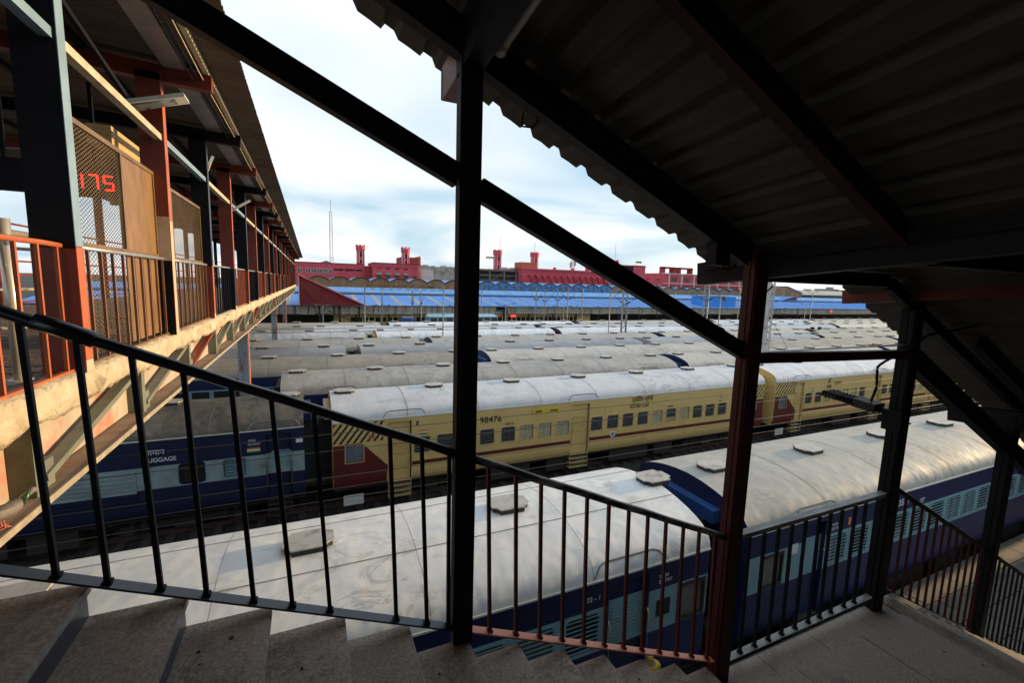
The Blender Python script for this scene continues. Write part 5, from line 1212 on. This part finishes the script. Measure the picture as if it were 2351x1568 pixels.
for k in range(9):
    y = rt.uniform(200, 250); x = y*(1.60+.10*k); tr_ = thing('distant_tree', (x, y, STG), f'dark bushy tree on the right skyline, {ORD[k]} from the left', 'tree', 'trees on the skyline')
    MB().path([(x,y,STG),(x+.3,y,-4),(x,y,-1.5)], .4, 7).build('trunk', BARK, tr_)
    b = MB()
    for q in range(700):
        a, e_, r_ = rt.uniform(0,6.28), rt.uniform(-.8,1.5), rt.uniform(.35,1)**.5; c = Vector((x+4.4*r_*math.cos(a)*math.cos(e_), y+4*r_*math.sin(a)*math.cos(e_), -2.2+3.2*r_*math.sin(e_)+.5*math.sin(a*3)))
        d1 = Vector((rt.uniform(-1,1),rt.uniform(-1,1),rt.uniform(-1,1))).normalized()*.42; d2 = d1.cross(Vector((rt.uniform(-1,1),.3,1))).normalized()*.3
        b.add([c-d1, c+d2, c+d1, c-d2], [(0,1,2,3)])
    b.build('crown', LEAF, tr_)

# ---- masts, lamp posts, overhead wires over the yard
POLE = mat('pole_grey', (.23,.23,.24), (.18,.17,.165), rough=.55, scale=1.5, c3=(.22,.15,.1), s3=1, lo3=.6, hi3=.75)
def lamppost(u, vt_, Y, label, arms=True, r=.07):
    p = at(u, vt_, Y=Y); t = thing('yard_lamp_post', (p.x, Y, -8.3), label, 'lamp post', 'lamp posts in the yard')
    MB().path([(p.x, Y, -8.36), (p.x, Y, p.z)], r*.75, 8).build('pole', POLE, t, smooth=True)
    if arms:
        for s in (-1, 1):
            MB().path([(p.x, Y, p.z-.05), (p.x+s*.9, Y, p.z+.12)], .03, 6).build('arm', POLE, t); MB().bar((p.x+s*.85, Y, p.z+.11), (p.x+s*1.3, Y, p.z+.2), .16, .06).build('lamp_head', UNDER, t)
for (u, v, Y, l_) in ((741,701,50,'lamp post left of the crimson stair cladding foot'),(837,704,50,'lamp post at the tip of the pink sloping roof'),(1018,664,36.3,'tall lamp post left of the central post'),(1161,700,50,'lamp post in front of the red signal lamp'),(1294,705,50,'short lamp post right of the blue shop front'),(1402,672,36.3,'tall lamp post left of the twin mast'),(1655,679,36.3,'tall lamp post in front of the blue cabin'),(1866,672,44.4,'lamp post right of the red post in the gap'),(1850,700,50,'short lamp post left of the twin-headed one in the gap')): lamppost(u, v, Y, l_)
lp = at(1872, 757, Y=31.4); t = thing('twin_floodlight_post', (lp.x, 31.4, -8.3), 'short post with two square floodlights between train roofs', 'lamp post')
MB().path([(lp.x,31.4,-8.36),(lp.x,31.4,lp.z)], .05, 7).build('pole', POLE, t); MB().box(lp.x-.7,31.38,lp.z-.05,lp.x+.7,31.42,lp.z+.02).build('crossarm', POLE, t)
for s in (-.7,.55): MB().box(lp.x+s-.12, 31.25, lp.z+.02, lp.x+s+.3, 31.45, lp.z+.32).build('lamp', UNDER, t)
lmst = lattice(MB(), 26.62, 19.42, -8.36, .62, .36, .34, 24, .07).box(26.22,19.22,-8.36,26.44,19.62,.62).build('overhead_line_mast', mat('pale_mast', (.42,.42,.43), (.33,.32,.31), rough=.6, scale=1.5, c3=(.24,.17,.12), s3=1.5, lo3=.6, hi3=.7), loc=(26.55,19.42,-8.36)); tag(lmst, 'pale lattice mast rising beside the red stair post', 'mast')
def ohe(u, vtop, vbot, Y, label, twin=True, w_=.55):
    p = at(u, vtop, Y=Y); t = thing('overhead_line_mast', (p.x, Y, -8.3), label, 'mast', 'overhead line masts'); z1_ = p.z
    for s in ((-w_/2, w_/2) if twin else (0,)): MB().path([(p.x+s, Y, -8.36), (p.x+s, Y, z1_)], .09 if twin else .065, 8).build('leg', POLE, t, smooth=True)
    if twin:
        z_ = -8.0; k_ = 0
        while z_ < z1_-.5:
            MB().bar((p.x-w_/2*(1 if k_ % 2 else -1), Y, z_), (p.x+w_/2*(1 if k_ % 2 else -1), Y, z_+.55), .04, .04).build('lacing', UNDER, t); z_ += .55; k_ += 1
    # cantilever brackets with insulators
    for s in (-1, 1):
        e_ = (p.x+s*.3, Y+s*2.2, z1_-.9); MB().path([(p.x, Y, z1_-1.7), e_], .025, 6).path([(p.x, Y, z1_-.2), e_], .018, 6).build('cantilever', UNDER, t)
        MB().path([(p.x+s*.05, Y+s*.4, z1_-1.55), (p.x+s*.12, Y+s*.85, z1_-1.42)], .07, 8).build('insulator', UNDER, t)
    return t, p
mA, pA_ = ohe(1437, 660, 773, 36.0, 'twin-legged grey mast in front of the diagonal beam foot')
mB, pB_ = ohe(1624, 655, 744, 36.1, 'twin-legged mast before the blue cabin with long insulator arms')
for q, (u, v, Y) in enumerate(((877,668,52),(947,667,52),(967,667,52),(1232,660,52),(1252,664,52),(1281,662,52),(1305,660,52))):
    ohe(u, v, 710, Y, ['grey mast in front of the blue canopy, first left of the central post','grey mast before the blue canopy, second left of the central post','grey mast before the blue canopy, nearest left of the central post','mast with bracket arms, first right of the central post before the blue canopy','mast with bracket arms, second right of the central post','mast with bracket arms, third right of the central post','mast with bracket arms, fourth right of the central post'][q], twin=False)
# lattice portal booms
def boom(u0, u1, v, Y, label):
    a = at(u0, v, Y=Y); c = at(u1, v+3, Y=Y); t = thing('lattice_boom', (a.x, Y, a.z), label, 'gantry'); z = a.z
    for dz in (-.25, .25): MB().bar((a.x,Y,z+dz),(c.x,Y,z+dz),.04,.04).build('chord', UNDER, t)
    n_ = int((c.x-a.x)/.5); b = MB()
    for k in range(n_): b.bar((a.x+.5*k,Y,z+(.25 if k % 2 else -.25)),(a.x+.5*k+.5,Y,z+(-.25 if k % 2 else .25)),.04,.04)
    b.build('lacing', UNDER, t)
    for x_ in (a.x+.1, c.x-.1): MB().path([(x_,Y,-8.3),(x_,Y,z+.3)], .06, 8).build('leg', POLE, t)
boom(835, 1020, 659, 54, 'rusty lattice gantry boom above the blue canopy left of the central post')
boom(1105, 1340, 661, 54, 'rusty lattice gantry boom above the blue canopy right of the central post')
boom(1550, 1700, 660, 54, 'lattice gantry boom in front of the brown vaults')
# overhead wires along the nearest track and cables over the yard
WIREM = mat('copper_wire', (.05,.045,.04), (.08,.07,.06), rough=.5, metal=.5)
def wire(y, z, x0, x1, label, r=.006, sag=.05):
    b = MB().path([(x0+(x1-x0)*i/24, y, z-sag*math.sin(math.pi*((i*3) % 24)/24)) for i in range(25)], r, 5)
    o = b.build('overhead_wire', WIREM, loc=(x0, y, z)); tag(o, label, 'wire', 'overhead wires')
wire(7.19, -2.36, -30, 60, 'highest thin wire crossing the yellow coach side', .006, .03)
wire(7.19, -2.63, -30, 60, 'second highest thin wire crossing the yellow coach side', .006, .02)
wire(7.0, -2.98, -30, 60, 'third thin wire, crossing the yellow coach windows', .006, .02)
wire(7.19, -3.25, -30, 60, 'thin wire crossing the yellow coach near its maroon stripe', .005, .02)
wire(7.3, -3.48, -30, 60, 'lowest thin wire crossing the yellow coach', .005, .01)
for q, (y, z) in enumerate(((33.3,-2.3),(35.0,-2.2),(39.0,-2.3),(29.7,-2.9),(29.6,-3.1),(42.7,-2.2))): wire(y, z, -30, 120, f'dark wire above the far train roofs, {ORD[q]} of six', .016, .12)
gw = MB().path([(18.5,19.4,.2),(17.0,16.0,-4.0)], .012, 5)
p_a, p_b = at(1778, 745, Y=19.3), at(1812, 808, Y=17.3)
gy = MB().path([p_a, p_b], .014, 5).build('guy_wire', WIREM, loc=tuple(p_b)); tag(gy, 'thin slanting guy wire right of the lattice mast', 'wire')
# things on the station platform behind the last train
bus = thing('light_blue_bus', (17, 53, -7.3), 'light blue bus with a row of dark windows behind the last train', 'bus')
a, c = at(982, 728, Y=53), at(1136, 730, Y=53); zt_ = a.z+.1
MB().box(a.x, 52, -7.0, c.x, 54.4, zt_).build('body', SKYB, bus); MB().prism([(a.x,51.95,zt_),(c.x,51.95,zt_),(c.x-.3,52.2,zt_+.25),(a.x+.3,52.2,zt_+.25)], (0,2,0)).build('roof', mat('bus_roof', (.35,.58,.68), (.3,.5,.6), rough=.4), bus)
for k in range(9): w_ = (c.x-a.x)/9; MB().box(a.x+w_*k+.12, 51.97, zt_-.62, a.x+w_*(k+1)-.1, 52.02, zt_-.1).build('window', GLASSD, bus)
for x_ in (a.x+1.6, c.x-1.8): MB().path([(x_,51.98,-6.85),(x_,52.3,-6.85)], .48, 16).build('wheel', CHARG, bus)
tv = thing('blue_covered_cart', (9.8, 53, -7.3), 'small cart under a bright blue tarpaulin', 'cart'); a = at(918, 728, Y=53); c = at(955, 733, Y=53)
MB().prism([(a.x,52,a.z-1.6),(c.x,52,a.z-1.6),(c.x-.3,52,a.z),(a.x+.3,52,a.z)], (0,2,0)).build('tarpaulin', HOODB, tv); MB().box(a.x,52,-7.0,c.x,54,a.z-1.62).build('tray', UNDER, tv)
for x_ in (a.x+.4, c.x-.4): MB().path([(x_,51.95,-6.95),(x_,52.2,-6.95)], .35, 14).build('wheel', CHARG, tv)
sh = thing('shop_front', (34, 75, -7.3), 'shop front with a lit blue sign band under the canopy', 'shop'); a = at(1170, 727, Y=73); c = at(1272, 735, Y=73)
MB().box(a.x, 73, -7.28, c.x+4, 75, -4.2).build('wall', mat('shop_tiles', (.16,.24,.30), (.12,.19,.24), rough=.4), sh); MB().box(a.x+1, 72.9, -5.0, c.x, 73, -4.5).build('sign_band', mat('sign_blue', (.05,.25,.60), emit=.35), sh)
for k in range(6): MB().box(a.x+1.2+2*k, 72.93, -6.9, a.x+2.7+2*k, 72.99, -5.2).build('window', GLASSD, sh)
for q, (u, v) in enumerate(((1178,725),(1907,714))):
    p = at(u, v, Y=66.0); rl = thing('red_signal_board', (p.x, 66, p.z), ['small glowing red sign under the canopy right of the central post','small glowing red sign below the canopy at the far right'][q], 'sign'); MB().box(p.x-.55, 65.95, p.z-.3, p.x+.55, 66.1, p.z+.3).build('case', UNDER, rl); MB().box(p.x-.45, 65.9, p.z-.22, p.x+.45, 65.95, p.z+.22).build('face', mat('red_glow', (1,.05,.03), emit=1.0), rl); MB().box(p.x-.03,66.0,p.z+.3,p.x+.03,66.05,-3.6).build('hanger', UNDER, rl)

# ---- one traveller on the near platform, seen between the steps
pr = thing('person', (4.72, 4.84, -7.30), 'person in yellow scarf and top on the platform between train and stairs', 'person')
me = bpy.data.meshes.new('body'); J = [(0,0,.92),(0,0,1.12),(0,.01,1.32),(0,.01,1.45),(0,.02,1.52),(0,.03,1.62),(.17,0,1.40),(.22,.05,1.15),(.20,.18,.95),(-.17,0,1.40),(-.22,-.05,1.15),(-.20,-.02,.92),(.09,.02,.86),(.10,.14,.48),(.10,.08,.08),(.10,.22,.04),(-.09,-.02,.86),(-.10,-.05,.48),(-.10,-.22,.10),(-.10,-.10,.04)]
Ed = [(0,1),(1,2),(2,3),(3,4),(4,5),(3,6),(6,7),(7,8),(3,9),(9,10),(10,11),(0,12),(12,13),(13,14),(14,15),(0,16),(16,17),(17,18),(18,19)]
me.from_pydata([(x,y,z) for x,y,z in J], Ed, []); pb = bpy.data.objects.new('body', me); COL.objects.link(pb)
rad = [.15,.14,.16,.10,.055,.10,.065,.045,.035,.065,.045,.035,.09,.06,.045,.035,.09,.06,.045,.035]
md = pb.modifiers.new('s', 'SKIN'); sv_ = me.skin_vertices[0].data
for i, r_ in enumerate(rad): sv_[i].radius = (r_, r_*.8)
sv_[0].use_root = True; pb.modifiers.new('d', 'SUBSURF').levels = 1
dg = bpy.context.evaluated_depsgraph_get(); me2 = bpy.data.meshes.new_from_object(pb.evaluated_get(dg)); bpy.data.objects.remove(pb, do_unlink=True)
for m_ in (mat('yellow_cloth', (.62,.40,.05), (.50,.30,.03), rough=.8, scale=10), mat('dark_trousers', (.03,.03,.035), (.02,.02,.025), rough=.8), mat('skin', (.22,.12,.075), (.2,.11,.07), rough=.6), mat('yellow_scarf', (.62,.38,.04), (.45,.26,.03), rough=.8, scale=14)): me2.materials.append(m_)
for p in me2.polygons: z = p.center.z; p.material_index = 1 if z < .90 else 3 if (z > 1.63 or (z > 1.55 and p.center.y < 0)) else 2 if (z > 1.48 or (abs(p.center.x) > .17 and z < 1.1)) else 0; p.use_smooth = True
pb = bpy.data.objects.new('body', me2); COL.objects.link(pb); pb.parent = pr; ROOT[pb] = ROOT[pr]
pg.rotation_euler = (0, 0, -.75); pg.scale = (.85, .85, .85); pg.location.x = -1.715; pg.location.y = 3.53
